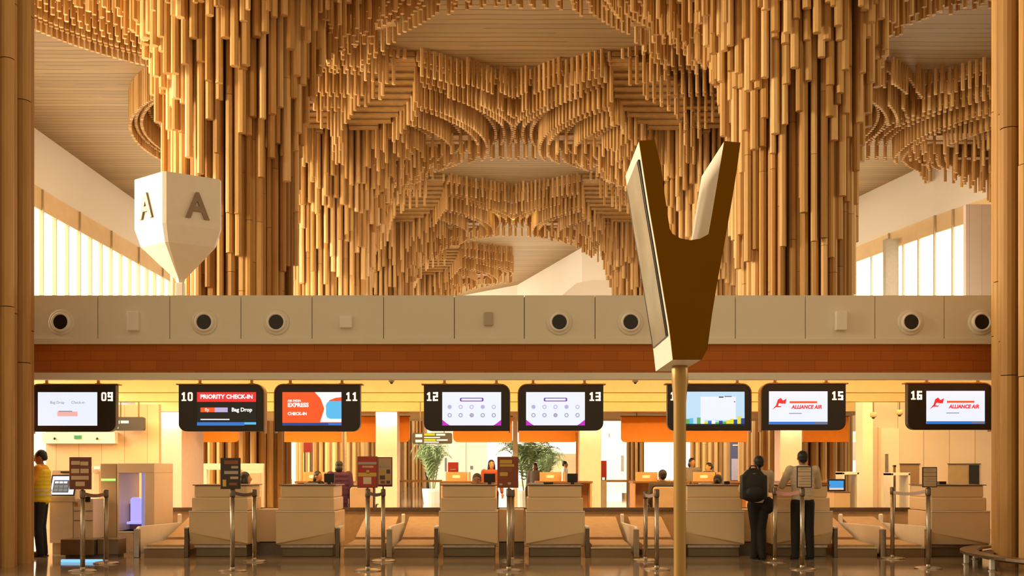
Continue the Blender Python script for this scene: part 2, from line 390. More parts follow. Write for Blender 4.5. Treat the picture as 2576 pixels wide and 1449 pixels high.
def make_column(cx, cy, label, solo=100, far=False, shaft_only=False, nside=8):
    t = thing('bamboo_column', (cx, cy, 0), label, 'column', 'bamboo-clad columns of the hall')
    core_top = CZ
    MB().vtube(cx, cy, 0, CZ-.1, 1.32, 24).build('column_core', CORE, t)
    MB().lathe(cx, cy, [(1.34, 0), (1.5, 0), (1.5, .04), (1.34, .05)], 32).build('base_ring', STEELD, t)
    tubes = []
    def put(r, th, zb, rad, tint, n):
        x, y = cx+r*math.cos(th), cy+r*math.sin(th)
        px, py = proj(x, y, zb)
        if px < -160 or px > 2736 or py < -110: return
        tubes.append((x, y, zb, rad, tint, n, r))
    # shaft
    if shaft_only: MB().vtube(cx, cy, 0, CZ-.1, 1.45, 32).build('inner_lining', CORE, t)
    shaft = [(1.55, 0, 0), (1.70, 0, 0)] if shaft_only else [(1.42, 0, 0), (1.62, 0, 0), (1.78, 7.6, 2.8), (1.94, 10.0, 2.2), (2.10, 11.6, 1.4), (2.28, 13.0, 1.0), (2.48, 14.0, .8), (2.72, 14.8, .6)]
    for j, (r, zb, dz) in enumerate(shaft):
        if shaft_only and j > 2: break
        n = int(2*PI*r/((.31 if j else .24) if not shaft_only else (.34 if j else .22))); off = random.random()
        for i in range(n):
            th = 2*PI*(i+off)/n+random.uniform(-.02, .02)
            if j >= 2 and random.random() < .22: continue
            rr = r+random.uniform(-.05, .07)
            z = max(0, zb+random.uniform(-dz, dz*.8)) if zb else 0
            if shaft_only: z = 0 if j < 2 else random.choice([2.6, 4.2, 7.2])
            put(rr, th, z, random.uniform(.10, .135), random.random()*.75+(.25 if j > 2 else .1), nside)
    if not shaft_only:
        rho = 3.08; k = 0
        while rho < 11.2:
            sp = .30 if not far else .36
            n = int(2*PI*rho/sp)
            for i in range(n):
                th = 2*PI*(i+.5*(k % 2))/n
                r = rho
                dx, dy = r*math.cos(th), r*math.sin(th)
                if abs(dx) > 9.0 and not (cx < 0 and dx < 0): continue
                if dy > 9.0 or dy < -9.0: continue
                if cx < 0 and dx < -4 and r > 8.7: continue
                x, y = cx+dx, cy+dy
                if lens_open(x, y): continue
                if in_leaf(dx, dy) is not None and not (r > 6 and lens_dist(x, y) <= .3): continue
                ds = [math.hypot(x-(cx+ox), y-(cy+oy)) for ox in (-18, 0, 18) for oy in (-18, 0, 18)]
                g = -math.log(sum(math.exp(-.9*(d_-r)) for d_ in ds))/.9+r
                g = max(3.05, g)
                fr = (g/1.45+.1) % 1.0; q = g-fr*1.45+.7
                z = hprof(max(3, q))+(0 if fr < .45 else .7)
                if in_leaf(dx, dy, .33) is not None: z = min(z, hprof(max(3, r)))-.25
                if r > 4.2:
                    ld = lens_dist(x, y)
                    if ld <= .5: z = 17.75
                    elif ld <= 1.3: z = 18.5
                    elif ld <= 1.6: z = 17.5
                    if cx < 0 and dx < 0 and r > 8.3: z = 17.6 if r > 8.9 else 18.4
                if r < 5: z += random.choice([0, 0, 0, .10, -.10, .2])
                z = min(z, CZ-.35)
                put(r, th, z, random.uniform(.072, .082), random.random()*.7+.2, 4 if far else 6)
            rho += .42; k += 1
    if cx < 0 and not shaft_only:
        for rr in (8.85, 9.1, 9.35):
            n = int(2*PI*rr/.22)
            for i in range(n):
                th = 2*PI*i/n
                if math.cos(th) < -.45: put(rr, th, 17.35+(.25 if rr < 9.3 else 0), .08, random.random()*.7+.2, 6)
    # the 100 that show largest become parts of their own
    def score(q):
        x, y, zb, rad, tint, n, r = q
        dx, dy = x-cx, y-cy
        tx, ty = -x, -y; l = math.hypot(tx, ty)
        facing = (dx*tx+dy*ty)/(l*max(r, .1))
        _, pb = proj(x, y, zb); vis = min(1449, pb)-0
        side = max(.05, facing)
        layer = 1 if r > 1.55 else .25
        if r > 3: layer = .12
        return side*layer*max(1, vis)*rad
    tubes.sort(key=score, reverse=True)
    def emit(mb, q):
        x, y, zb, rad, tint, n, r = q
        mb.tint = tint
        th = math.atan2(y-cy, x-cx)
        if n >= 8 and zb < CZ-6:
            # nodes of the cane: slightly offset lengths, butt-jointed
            zs = zb; segs = []
            L_ = random.uniform(2.6, 4.8)
            while zs < CZ:
                ze = min(CZ, zs+L_)
                mb.tint = min(1, max(0, tint+random.uniform(-.14, .14)))
                mb.vtube(x, y, zs, ze-.012, rad*random.uniform(.94, 1.0), n, th); zs = ze; L_ = random.uniform(3, 5)
        else:
            mb.vtube(x, y, zb, CZ, rad, n, th)
    for q in tubes[:solo]:
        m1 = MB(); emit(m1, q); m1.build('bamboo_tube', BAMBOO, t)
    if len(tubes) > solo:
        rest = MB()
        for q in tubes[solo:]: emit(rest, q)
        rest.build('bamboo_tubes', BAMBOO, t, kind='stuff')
    # slatted boards seen through the leaf-shaped gaps
    if not shaft_only:
        sl = MB(); dyst = .44
        for a, (r0, r1, w) in LEAVES:
            y = -8.9
            while y < 8.9:
                xs = [xx for xx in [(-8.9+.08*i) for i in range(223)] if in_leaf(xx, y+dyst/2, .12) is not None and not lens_open(cx+xx, cy+y) and lens_dist(cx+xx, cy+y) > .3 and abs(math.remainder(math.atan2(y+dyst/2, xx)-a, 2*PI)) < .27]
                if xs and xs[-1]-xs[0] > .15:
                    rr = math.hypot((xs[0]+xs[-1])/2, y+dyst/2)
                    z = min(CZ-.3, 17.15+(rr-3)*.30)
                    sl.box(cx+xs[0], cx+xs[-1], cy+y+.02, cy+y+dyst-.02, z, z+.07)
                    sl.box(cx+xs[0], cx+xs[-1], cy+y-.02, cy+y+dyst+.02, z+.10, min(CZ-.02, z+.42))
                y += dyst
        if sl.v: sl.build('slat_boards', SLAT, t)
    return t
desc = {0: 'at the front beside the check-in island', 1: 'rising just behind the check-in island', 2: 'second behind the check-in island', 3: 'third behind the check-in island', 4: 'farthest, by the white end wall'}
for k, ry in enumerate(ROWS):
    for sx, sn in ((-1, 'the left side'), (1, 'the right side')):
        if k == 0:
            make_column(CXC+9*sx-(.2 if sx < 0 else 0), ry, 'bamboo-clad column cut by the frame at the front, %s' % ('by the person in yellow' if sx < 0 else 'ringed by a low metal rail'), 40, shaft_only=True, nside=14)
        elif k <= 3 or (k == 4 and sx < 0):
            lab = {(1,-1): 'thick bamboo-clad column behind the white pylon sign with letter A', (1,1): 'thick bamboo-clad column to the right of the forked brown sign',
                   (2,-1): 'bamboo-clad column with leaf-shaped canopy gaps behind displays 11 and 12', (2,1): 'bamboo-clad column seen between the arms of the forked brown sign',
                   (3,-1): 'slim far bamboo-clad column, third back on the wayfinding sign side', (3,1): 'slim far bamboo-clad column just beside the dark screen of the forked sign',
                   (4,-1): 'farthest bamboo-clad column with a round looping canopy by the white end wall'}[(k, sx)]
            make_column(CXC+9*sx, ry, lab, 100, far=k >= 3)
make_column(CXC+27, ROWS[1], 'bamboo canopy over the far right bay, nearer one above the displays', 0)
make_column(CXC+27, ROWS[2], 'bamboo canopy over the far right bay, farther one before the white glazed wall', 0)

# ================================================================= CHECK-IN ISLAND SHELL
YF = 17.3
zt, z1, z2, z3, z4 = Z(743,YF), Z(853,YF), Z(866,YF), Z(938,YF), Z(955,YF)
XL, XR = -9.6, 9.6
fas = thing('check_in_island_fascia', (0, YF, z4), 'long white and brick fascia above the check-in counters with round grilles', 'fascia')
jx = [246, 427, 606, 785, 965, 1143, 1319, 1497, 1673, 1850, 2026, 2201, 2375]
e = [-9.6]+[X(p, YF) for p in jx]+[9.6]
for a, b_ in zip(e[:-1], e[1:]):
    MB().box(a+.006, b_-.006, YF, YF+.06, z1, zt).build('white_panel', WHITE, fas)
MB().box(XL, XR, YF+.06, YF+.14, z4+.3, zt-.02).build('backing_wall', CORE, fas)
MB().box(XL, XR, YF-.05, YF+.2, z2, z1).build('ledge', WHITE, fas)
MB().box(XL, XR, YF+.02, YF+.15, z3, z2).build('brick_band', BRICK, fas)
MB().box(XL, XR, YF-.04, YF+.12, z4, z3).build('lower_trim', WHITE, fas)
MB().box(XL, XR, 26.5, 31.2, 2.95, 3.05).build('ceiling_island_back', COVE, kind='structure')
MB().box(XL, XR, 31.2, 31.4, 2.9, 3.75).build('trim_back_fascia', WHITE, kind='structure')
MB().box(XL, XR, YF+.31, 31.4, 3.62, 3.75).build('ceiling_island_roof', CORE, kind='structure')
# ceiling of the island: three sloping lit boards with strip lights in the pockets between them
MB().box(XL, XR, 17.62, 26.45, 3.5, 3.55).build('ceiling_cove_board', COVE, kind='structure')
for y0, y1, zb in ((17.64, 20.2, 2.93), (20.3, 23.2, 2.95), (23.3, 26.4, 2.91)):
    MB().box(XL, XR, y1, y1+.06, zb, 3.5).build('trim_cove', COVE, kind='structure')
    MB().box(XL, XR, y1-.012, y1+.07, zb-.012, zb).build('trim_cove_edge', BRONZE, kind='structure')
    MB().box(XL+.2, XR-.2, y0, y0+.02, 3.34, 3.42).build('trim_led_strip', LED, kind='structure')
for yy, zz, pw in ((18.8, 3.4, 90), (21.7, 3.4, 80), (24.8, 3.4, 90)):
    area('island_light', (0, yy, zz), (0, 0, 0), 17, .3, pw, (1, .76, .48))

def air_diffuser(px, label):
    x, z = X(px, YF), Z(811, YF)
    t = thing('air_nozzle', (x, YF-.02, z), label, 'air nozzle', 'round air nozzles on the white fascia')
    MB().lathey(x, z, [(.215, YF), (.215, YF-.015), (.19, YF-.03), (.165, YF-.025)], 32).build('outer_ring', WHITE, t, smooth=True)
    MB().lathey(x, z, [(.165, YF), (.165, YF-.05), (.145, YF-.075), (.128, YF-.075), (.122, YF-.04)], 32).build('nozzle_ring', SIGNW, t, smooth=True)
    MB().lathey(x, z, [(.121, YF), (.121, YF-.045), (.0, YF-.046)], 32).build('opening', BLACK, t)
for px, lb in ((155, 'above display 09'), (515, 'above display 10'), (696, 'above display 11'), (1407, 'above display 13'), (1586, 'just beside the forked brown sign'), (2290, 'above the gap between displays 15 and 16'), (2467, 'above display 16 beside the bamboo column')):
    air_diffuser(px, 'round white air nozzle with black opening '+lb)
def wall_box(px, py, w, h, name, lab, cat, m=SIGNW, d=.1):
    x, z = X(px, YF), Z(py, YF); w /= sc(YF); h /= sc(YF)
    MB().box(x-w/2, x+w/2, YF-d, YF, z-h/2, z+h/2).build(name, m, bevel=.012, label=lab, category=cat)
wall_box(338, 809, 28, 48, 'access_point', 'upright white box on the fascia between displays 09 and 10', 'box')
wall_box(872, 811, 30, 30, 'motion_sensor', 'small square rounded white sensor on the fascia above display 11', 'sensor')
wall_box(1229, 803, 22, 34, 'junction_box', 'small grey box on the fascia above display 12', 'box', mat('grey_box', (.5,.42,.33)), .06)
wall_box(2113, 808, 28, 48, 'access_point', 'upright white box on the fascia above display 15', 'box')

# cameras under the soffit
def dome(px, py, Y, r, lab):
    x, z = X(px, Y), Z(py, Y)
    t = thing('security_camera', (x, Y, z), lab, 'security camera', 'ceiling cameras of the check-in island')
    MB().lathe(x, Y, [(r*.9, z+r*1.7), (r, z+r*1.2), (r, z+r*.2), (r*.6, z)], 16).build('housing', mat('camera_grey', (.45,.36,.26)), t, smooth=True)
    MB().vtube(x, Y, z+r*1.6, 3.5, .015, 8).build('stem', STEELD, t)
    MB().ball((x, Y, z), r*.55).build('lens_dome', BLACK, t, smooth=True)
dome(985, 962, 17.6, .05, 'ceiling camera between displays 11 and 12')
dome(1598, 962, 17.6, .05, 'ceiling camera between displays 13 and 14')
dome(2197, 1050, 24.0, .07, 'ceiling camera before the white panelled wall, beside display 15')
dome(2263, 1044, 24.0, .07, 'ceiling camera before the white panelled wall, nearest display 16')

def digits(num, cx, cz, y, parent):
    w, h, st, gap = .086, .150, .031, .022
    SEG = {'0': 'abcdef', '1': 'L', '2': 'abged', '3': 'abgcd', '4': 'fgbc', '5': 'afgcd', '6': 'afgedc', '9': 'abfgcd'}
    x = cx-w-gap/2
    for ch in num:
        b = MB(); x1 = x+w; z0 = cz-h/2; z1_ = cz+h/2; zm = cz
        R_ = {'a': (x, x1, z1_-st, z1_), 'd': (x, x1, z0, z0+st), 'g': (x, x1, zm-st/2, zm+st/2), 'f': (x, x+st, zm, z1_), 'e': (x, x+st, z0, zm), 'b': (x1-st, x1, zm, z1_), 'c': (x1-st, x1, z0, zm)}
        if ch == '1':
            m_ = x+w/2
            P = [(m_+.018, z1_), (m_-.006, z1_), (m_-.035, z1_-.022), (m_-.035, z1_-.05), (m_-.014, z1_-.045), (m_-.014, z0+st*.8), (m_-.038, z0+st*.8), (m_-.038, z0), (m_+.042, z0), (m_+.042, z0+st*.8), (m_+.018, z0+st*.8)]
            b.prism(P, y-.004, y)
        else:
            bm_ = {'0': ('tl','tr','bl','br')}.get(ch, ())
            if ch == '0':
                o_ = rounded(x, x1, z0, z1_, .03, bm_); i_ = rounded(x+st*.9, x1-st*.9, z0+st*.9, z1_-st*.9, .012, bm_); n = len(o_)
                for k in range(n): b.prism([o_[k], o_[(k+1)%n], i_[(k+1)%n], i_[k]], y-.004, y)
            else:
                for q in SEG[ch]: b.box(R_[q][0], R_[q][1], y-.004, y, R_[q][2], R_[q][3])
        b.build('counter_digit', NUMW, parent)
        x += w+gap
# ================================================================= COUNTER DISPLAYS
def rounded(x0, x1, z0, z1, r, corners, n=6):
    P = []
    for (cx, cz, a0, key) in ((x1, z1, 0, 'tr'), (x0, z1, PI/2, 'tl'), (x0, z0, PI, 'bl'), (x1, z0, 3*PI/2, 'br')):
        if key in corners:
            ox = cx-r if cx == x1 else cx+r; oz = cz-r if cz == z1 else cz+r
            for i in range(n+1):
                a = a0+PI/2*i/n; P.append((ox+r*math.cos(a), oz+r*math.sin(a)))
        else: P.append((cx, cz))
    return P
RED = em('screen_red', (.85, .03, .03)); LRED = em('screen_orange_red', (.95, .10, .02)); GREYT = em('screen_grey_text', (.16, .17, .22))
WT = em('screen_pure_white', (1, 1, 1)); SKYB = em('screen_sky_blue', (.10, .50, .85)); NAVY = em('screen_navy', (.02, .06, .28)); BLUE = em('screen_blue', (.03, .18, .62))
PURP = em('screen_purple', (.18, .03, .45)); LAV = em('screen_lavender', (.50, .42, .72)); MAG = em('screen_magenta', (.55, .02, .55)); PINK = em('screen_pink_text', (.85, .45, .42))
SKY2 = em('screen_pale_sky', (.50, .72, .92)); GRN = em('screen_green', (.12, .42, .12)); YEL = em('screen_yellow', (.75, .70, .05)); DK = em('screen_dark', (.02, .02, .02), .3)
def display(x0p, x1p, topp, botp, num, left, content, lab):
    Y = 17.55 if True else 0
    Y = 17.5+.012*(x0p-80)/100
    x0, x1, zt_, zb = X(x0p, Y), X(x1p, Y), Z(topp, Y), Z(botp, Y)
    t = thing('counter_display', ((x0+x1)/2, Y, zt_), lab, 'display', 'counter number displays')
    corners = ('tr', 'bl') if left else ('tl', 'br')
    MB().prism(rounded(x0, x1, zb, zt_, .13, corners), Y, Y+.14).build('casing', DARKB, t, bevel=.008)
    # bronze band over the top and round the curved shoulder
    th = .018; pts = []
    xa = x0-.04 if left else x1+.04
    if left: out = [(xa, zt_), (x1-.14, zt_)]+[(x1-.14+.14*math.sin(a), zt_-.14+.14*math.cos(a)) for a in [PI/2*i/6 for i in range(1, 7)]]+[(x1, zb-.03)]
    else: out = [(xa, zt_), (x0+.14, zt_)]+[(x0+.14-.14*math.sin(a), zt_-.14+.14*math.cos(a)) for a in [PI/2*i/6 for i in range(1, 7)]]+[(x0, zb-.03)]
    sg = 1 if left else -1
    inn = [(xa, zt_+th), (out[1][0], zt_+th)]+[(p[0]+sg*th*math.sin(PI/2*(i+1)/6), p[1]+th*math.cos(PI/2*(i+1)/6)) for i, p in enumerate(out[2:8])]+[(out[-1][0]+sg*th, out[-1][1])]
    bb = MB()
    for i in range(len(out)-1):
        q = [out[i], out[i+1], inn[i+1], inn[i]]
        bb.prism(q, Y-.015, Y+.18)
    bb.build('top_band', BRONZE, t)
    sx0 = x0+.315 if left else x0+.125; sw = 1.0; sz1 = zt_-.125; sh = .565
    sx1 = sx0+sw; sz0 = sz1-sh
    base = {'p': DK, 'x': LRED, 's': SKY2}.get(content, SCRW)
    scr = MB().box(sx0, sx1, Y-.006, Y, sz0, sz1).build('screen', base, t)
    def U(u): return sx0+u*sw
    def V(v): return sz1-v*sh
    def rect(u0, v0, u1, v1, m, lay=1, nm='screen_graphic'):
        MB().box(U(u0), U(u1), Y-.006-.0015*lay, Y-.006, V(v1), V(v0)).build(nm, m, scr)
    def tx(s_, u, v, h, m, sx=1, lay=2, **k):
        text(s_, h, m, 'screen_text', scr, (U(u), Y-.0075-.0015*lay, V(v)), ext=.0004, sx=sx, **k)
    if content == 'w':
        tx('Bag Drop', .33, .31, .062, GREYT); tx('Check-in', .68, .31, .062, GREYT); rect(.33, .58, .67, .72, PINK); 
        rect(.35, .56, .58, .585, GREYT)
    if content == 'p':
        rect(0, 0, 1, .29, RED); tx('PRIORITY CHECK-IN', .5, .14, .095, WT, bold=.004, sx=1.02)
        rect(.06, .46, .30, .60, LRED); rect(.30, .46, .52, .60, LAV); tx('Bag Drop', .76, .53, .09, WT, bold=.003)
        tx('fly', .17, .53, .08, WT); rect(.06, .80, .55, .835, SCRW)
        rect(0, .90, .8, 1, BLUE); rect(.8, .90, 1, .97, SKYB)
    if content == 'x':
        # white field with the blue rounded shape to the far side
        MB().prism([(U(.55), V(0)), (U(.65), V(.2)), (U(.71), V(.5)), (U(.64), V(.9)), (U(1), V(.9)), (U(1), V(0))], Y-.0075, Y-.006).build('screen_graphic', WT, scr)
        MB().prism([(U(.72), V(.45)), (U(.80), V(.24)), (U(.9), V(.17)), (U(1), V(.15)), (U(1), V(.3)), (U(.8), V(.35))], Y-.009, Y-.006).build('screen_graphic', LRED, scr)
        MB().prism(rounded(U(.74), U(1), V(.80), V(.27), .08, ('tl', 'bl')), Y-.0105, Y-.006).build('screen_graphic', SKYB, scr)
        tx('AIR INDIA', .09, .26, .05, WT, align='LEFT', bold=.002); tx('EXPRESS', .09, .39, .095, WT, align='LEFT', bold=.004)
        tx('CHECK-IN', .09, .65, .07, WT, align='LEFT', bold=.003); rect(0, .92, 1, 1, NAVY); rect(.78, .93, 1, .99, BLUE, 2)
    if content == 'v':
        MB().prism(rounded(U(.30), U(.70), V(.28), V(.17), .02, ('tl','tr','bl','br')), Y-.0075, Y-.006).build('screen_graphic', PURP, scr)
        MB().prism(rounded(U(.325), U(.675), V(.255), V(.195), .01, ('tl','tr','bl','br')), Y-.009, Y-.006).build('screen_graphic', SCRW, scr)
        for r_ in range(2):
            for c_ in range(5):
                u, v = .125+.1875*c_, .445+.25*r_
                MB().lathey(U(u), V(v), [(.036, Y-.006), (.036, Y-.0075)], 12).build('screen_icon', LAV if r_ == 0 else mat('screen_icon_grey', (.1,.1,.15), emit=(.3,.3,.42), es=1), scr)
                MB().lathey(U(u), V(v), [(.023, Y-.006), (.023, Y-.009)], 6).build('screen_icon', SCRW if (r_+c_) % 3 else LAV, scr)
        MB().prism([(U(0), V(1)), (U(0), V(.83)), (U(.07), V(.93)), (U(.13), V(1))], Y-.0075, Y-.006).build('screen_graphic', MAG, scr)
        MB().prism([(U(1), V(1)), (U(1), V(.83)), (U(.93), V(.93)), (U(.87), V(1))], Y-.0075, Y-.006).build('screen_graphic', MAG, scr)
    if content == 's':
        rect(.25, .15, .85, .85, SCRW); rect(.56, .15, .64, .18, DK, 2); rect(.66, .13, .78, .16, GREYT, 2); rect(.82, .29, .84, .32, DK, 2)
        for i in range(16):
            u = i/16; h = [.82,.8,.85,.78,.86,.9,.88,.87,.92,.88,.9,.86,.82,.84,.74,.8][i]
            rect(u, h, u+1/16, .98, [GRN, SKYB, SKY2, GRN, WT, YEL, BLUE, WT, GRN, NAVY, GRN, YEL, YEL, NAVY, YEL, NAVY][i], 2)
        rect(0, .97, 1, 1, DK, 3)
    if content == 'a':
        MB().prism([(U(.05), V(.56)), (U(.12), V(.42)), (U(.15), V(.25)), (U(.2), V(.2)), (U(.24), V(.28)), (U(.3), V(.22)), (U(.28), V(.38)), (U(.24), V(.37)), (U(.2), V(.48)), (U(.12), V(.48))], Y-.0075, Y-.006).build('screen_graphic', RED, scr)
        MB().prism([(U(.15), V(.44)), (U(.17), V(.36)), (U(.24), V(.38)), (U(.2), V(.45))], Y-.009, Y-.006).build('screen_graphic', SCRW, scr)
        rect(.35, .30, .82, .36, LRED, 1); tx('ALLIANCE AIR', .64, .48, .087, RED, bold=.004, shear=.2, sx=.93)
        rect(.34, .66, .56, .68, GREYT); rect(0, .92, 1, 1, BLUE if not left else BLUE); rect(.78, .93, 1, .99, GREYT, 2)
    nx = x0+.145 if left else x1-.145
    digits(num, nx, zt_-.20, Y, t)
    for u in (.24, .85) if left else (.17, .78):
        hx = x0+u*(x1-x0)
        MB().box(hx-.022, hx+.022, Y+.05, Y+.08, zt_, 3.5).box(hx-.045, hx+.045, Y+.03, Y+.10, zt_, zt_+.03).build('hanger', BRONZE, t)
    return t
display(77, 291, 968, 1086, '09', False, 'w', 'hanging display numbered 09 with a plain white check-in screen')
display(449, 663, 968, 1085, '10', True, 'p', 'hanging display numbered 10 with red and black priority screen')
display(692, 906, 968, 1085, '11', False, 'x', 'hanging display numbered 11 with orange, white and blue screen')
display(1066, 1281, 968, 1084, '12', True, 'v', 'hanging display numbered 12 with purple icons on white')
display(1305, 1518, 968, 1083, '13', False, 'v', 'hanging display numbered 13 with purple icons on white')
display(1679, 1888, 967, 1083, '14', True, 's', 'hanging display numbered 14 with pale sky picture, partly behind a pole')
display(1916, 2128, 966, 1082, '15', False, 'a', 'hanging display numbered 15 with a red bird logo')
display(2284, 2496, 965, 1081, '16', True, 'a', 'hanging display numbered 16 with a red bird logo')

# ================================================================= COUNTERS AND CONVEYORS
CY = 16.82
def make_counter():
    t = thing('check_in_counter', (0, 0, 0), 'x', 'counter', 'cream stepped check-in counters')
    zs = lambda py: Z(py, CY)
    w = .455
    MB().box(-w+.02, w-.02, .14, 1.0, zs(1252), zs(1222)).build('upper_tier', COUNTER, t, bevel=.02)
    MB().box(-w+.0, w-.0, .07, 1.0, zs(1286), zs(1252)).build('middle_tier', COUNTER, t, bevel=.02)
    lo = zs(1371); hi = zs(1287); md = zs(1338); m2 = zs(1368)
    b = MB()
    # lower tier with a folded facet: the lower edge pulls back towards one corner
    W2 = w+.025
    vs = [(-W2, 0, hi), (W2, 0, hi), (W2, 1.0, hi), (-W2, 1.0, hi), (-W2, .0, md), (W2, 0, m2), (-W2, .09, lo), (W2, .06, lo), (W2, 1.0, lo), (-W2, 1.0, lo)]
    b.add(vs, [(0,1,2,3), (0,4,5,1), (4,6,7,5), (1,5,7,8,2), (0,3,9,6,4), (3,2,8,9), (6,9,8,7)])
    b.build('lower_tier', COUNTER, t, bevel=.012)
    MB().box(-w-.02, w+.02, -.015, .03, hi-.004, hi+.012).build('edge_trim', SIGNW, t)
    MB().box(-w+.04, w-.03, .16, .9, 0, lo-.015).build('plinth', mat('plinth_brown', (.20,.14,.085), .4, .3), t, bevel=.01)
    MB().box(-w+.03, w-.03, .12, .16, lo-.05, lo-.01).build('plinth_trim', STEEL, t)
    MB().box(-w-.0, w+.02, .12, 1.02, zs(1222), zs(1219.5)).build('counter_top', COUNTERTOP, t, bevel=.003)
    return t
def make_counter_m(src):
    return src
cpos = [(549, 'with a dark notice beside it, under display 10'), (768, 'under display 11, with two staff behind'), (1178, 'under display 12, with a seated man behind'),
        (1397, 'under display 13'), (1799, 'under display 14, beside the tall pole'), (2021, 'under display 15, with a man leaning on it'), (2417, 'under display 16, before the white panelled wall')]
proto = make_counter()
lowt = [c for c in kids(proto) if c.name.startswith('lower_tier')][0]
mirr = lowt.data.copy()
mirr.transform(Matrix.Diagonal((-1,1,1,1))); mirr.flip_normals()
for i, (px, lb) in enumerate(cpos):
    o = proto if i == 0 else copy_tree(proto, (0,0,0))
    o.location = (X(px, CY), CY, 0); o['label'] = 'cream stepped check-in counter '+lb
    if i in (1, 3, 5):
        for c in kids(o):
            if c.name.startswith('lower_tier'): c.data = mirr
# back desks linking pairs, low boxes between
for a, b_, lb in ((1255, 1319, 'between the counters under displays 12 and 13'), (644, 707, 'between the counters under displays 10 and 11'), (1861, 1926, 'between the counters under displays 14 and 15')):
    Yd = 17.3
    t = thing('desk_return', (X((a+b_)/2, Yd), Yd, 0), 'low cream panel '+lb, 'panel', 'low panels between the counters')
    MB().box(X(a, Yd), X(b_, Yd), Yd, Yd+.5, .22, .76).build('panel', COUNTER, t, bevel=.01)
    MB().box(X(a, Yd), X(b_, Yd), Yd+.1, Yd+.5, 0, .2).build('plinth', STEELD, t)
def make_lane():
    t = thing('baggage_conveyor', (0,0,0), 'x', 'conveyor', 'baggage weighing conveyors between the counters')
    w = .325
    MB().box(-w, w, 0, .06, 0, .135).build('front_plate', mat('plate_brown', (.27,.17,.09), .35, .5), t)
    MB().box(-w, w, -.02, .08, .145, .165).build('front_lip', mat('lip_bright', (.75,.62,.42), .3, .3), t)
    MB().prismx([(.06, .10), (.06, .20), (1.05, .22), (1.05, .10)], -w+.02, w-.02).build('weigh_belt', BELTM, t)
    MB().prismx([(1.1, .12), (1.1, .26), (2.3, .56), (2.3, .42)], -w+.02, w-.02).build('incline_belt', BELTM, t)
    MB().box(-w+.05, w-.05, .1, 2.3, 0, .1).build('underframe', STEELD, t)
    return t
lp = make_lane(); first = True
for px, lb in ((413, 'nearest the kiosk, under display 10'), (916, 'right beside the counter under display 11'), (1042, 'beside the counter under display 12'), (1537, 'beside the counter under display 13'), (1667, 'partly hidden by the tall pole'), (2156, 'beside the counter under display 15'), (2275, 'beside the counter under display 16')):
    o = lp if first else copy_tree(lp, (0,0,0)); first = False
    o.location = (X(px, CY), CY, 0); o['label'] = 'steel and tan baggage conveyor lane '+lb
def make_guide():
    t = thing('conveyor_side_panel', (0,0,0), 'x', 'side panel', 'white side panels along the baggage conveyors')
    MB().prismx([(0, .05), (0, .47), (.10, .50), (2.15, .46), (2.15, .30), (.9, .12), (.5, .05)], -.022, .022).build('panel', SIGNW, t, bevel=.005)
    MB().box(-.045, .045, -.03, .05, 0, .46).build('front_post', STEEL, t, bevel=.008)
    MB().prismx([(2.12, .44), (2.12, .60), (2.16, .62), (2.2, .60), (2.2, .44)], -.03, .03).build('end_guide', SIGNW, t, bevel=.006)
    return t
gp = make_guide(); first = True
for px, lb in ((346, 'at the kiosk end of the row'), (980, 'between the two lanes by the counter under display 12'), (1600, 'between the lanes beside the tall pole'), (2219, 'between the lanes by displays 15 and 16'), (2333, 'against the counter under display 16')):
    o = gp if first else copy_tree(gp, (0,0,0)); first = False
    o.location = (X(px, CY), CY-.03, 0); o['label'] = 'white sloping conveyor side panel '+lb
# dark posts hugging counters
for px, lb in ((469, 'under display 10'), (849, 'under display 11'), (1097, 'under display 12'), (1478, 'under display 13'), (1718, 'under display 14'), (2102, 'under display 15')):
    x = X(px, CY)
    t = thing('corner_post', (x, CY-.02, 0), 'short dark steel post at the side of the counter '+lb, 'post', 'dark posts beside the counters')
    MB().box(x-.03, x+.03, CY-.02, CY+.1, 0, .47).build('post', STEELD, t, bevel=.005)
    MB().box(x-.033, x+.033, CY-.025, CY+.5, .47, .50).build('cap', SIGNW, t, bevel=.005)
# collector belt housing behind the counters
t = thing('collector_conveyor', (0, 19.3, 0), 'long tan baggage conveyor housing running behind all counters', 'conveyor')
MB().box(-7.0, 8.6, 19.3, 20.3, 0, .66).build('housing', BELTM, t, bevel=.01)
MB().box(-7.0, 8.6, 19.26, 19.34, .66, .72).build('edge_rail', STEELD, t)
MB().box(-7.0, 8.6, 19.36, 20.24, .66, .68).build('belt', mat('belt_black', (.05,.04,.035), .7), t)

# square columns of the island
for px, lb in ((430, 'behind display 10'), (972, 'between displays 11 and 12'), (1485, 'behind display 13'), (1990, 'behind display 15')):
    Yc = 26.75; x = X(px, Yc)
    area('column_light', (x, Yc-.12, 2.9), (.25, 0, 0), .4, .1, 16, (1, .74, .42))
    t = thing('island_column', (x, Yc, 0), 'square cream column lit from above '+lb, 'column', 'square cream columns inside the check-in island')
    MB().box(x-.28, x+.28, Yc, Yc+(1.9 if px == 430 else .6), 0, 2.95).build('shaft', CREAM, t, bevel=.01)
    MB().box(x-.30, x+.30, Yc-.02, Yc+.62, 0, .12).build('skirting', STEELD, t)
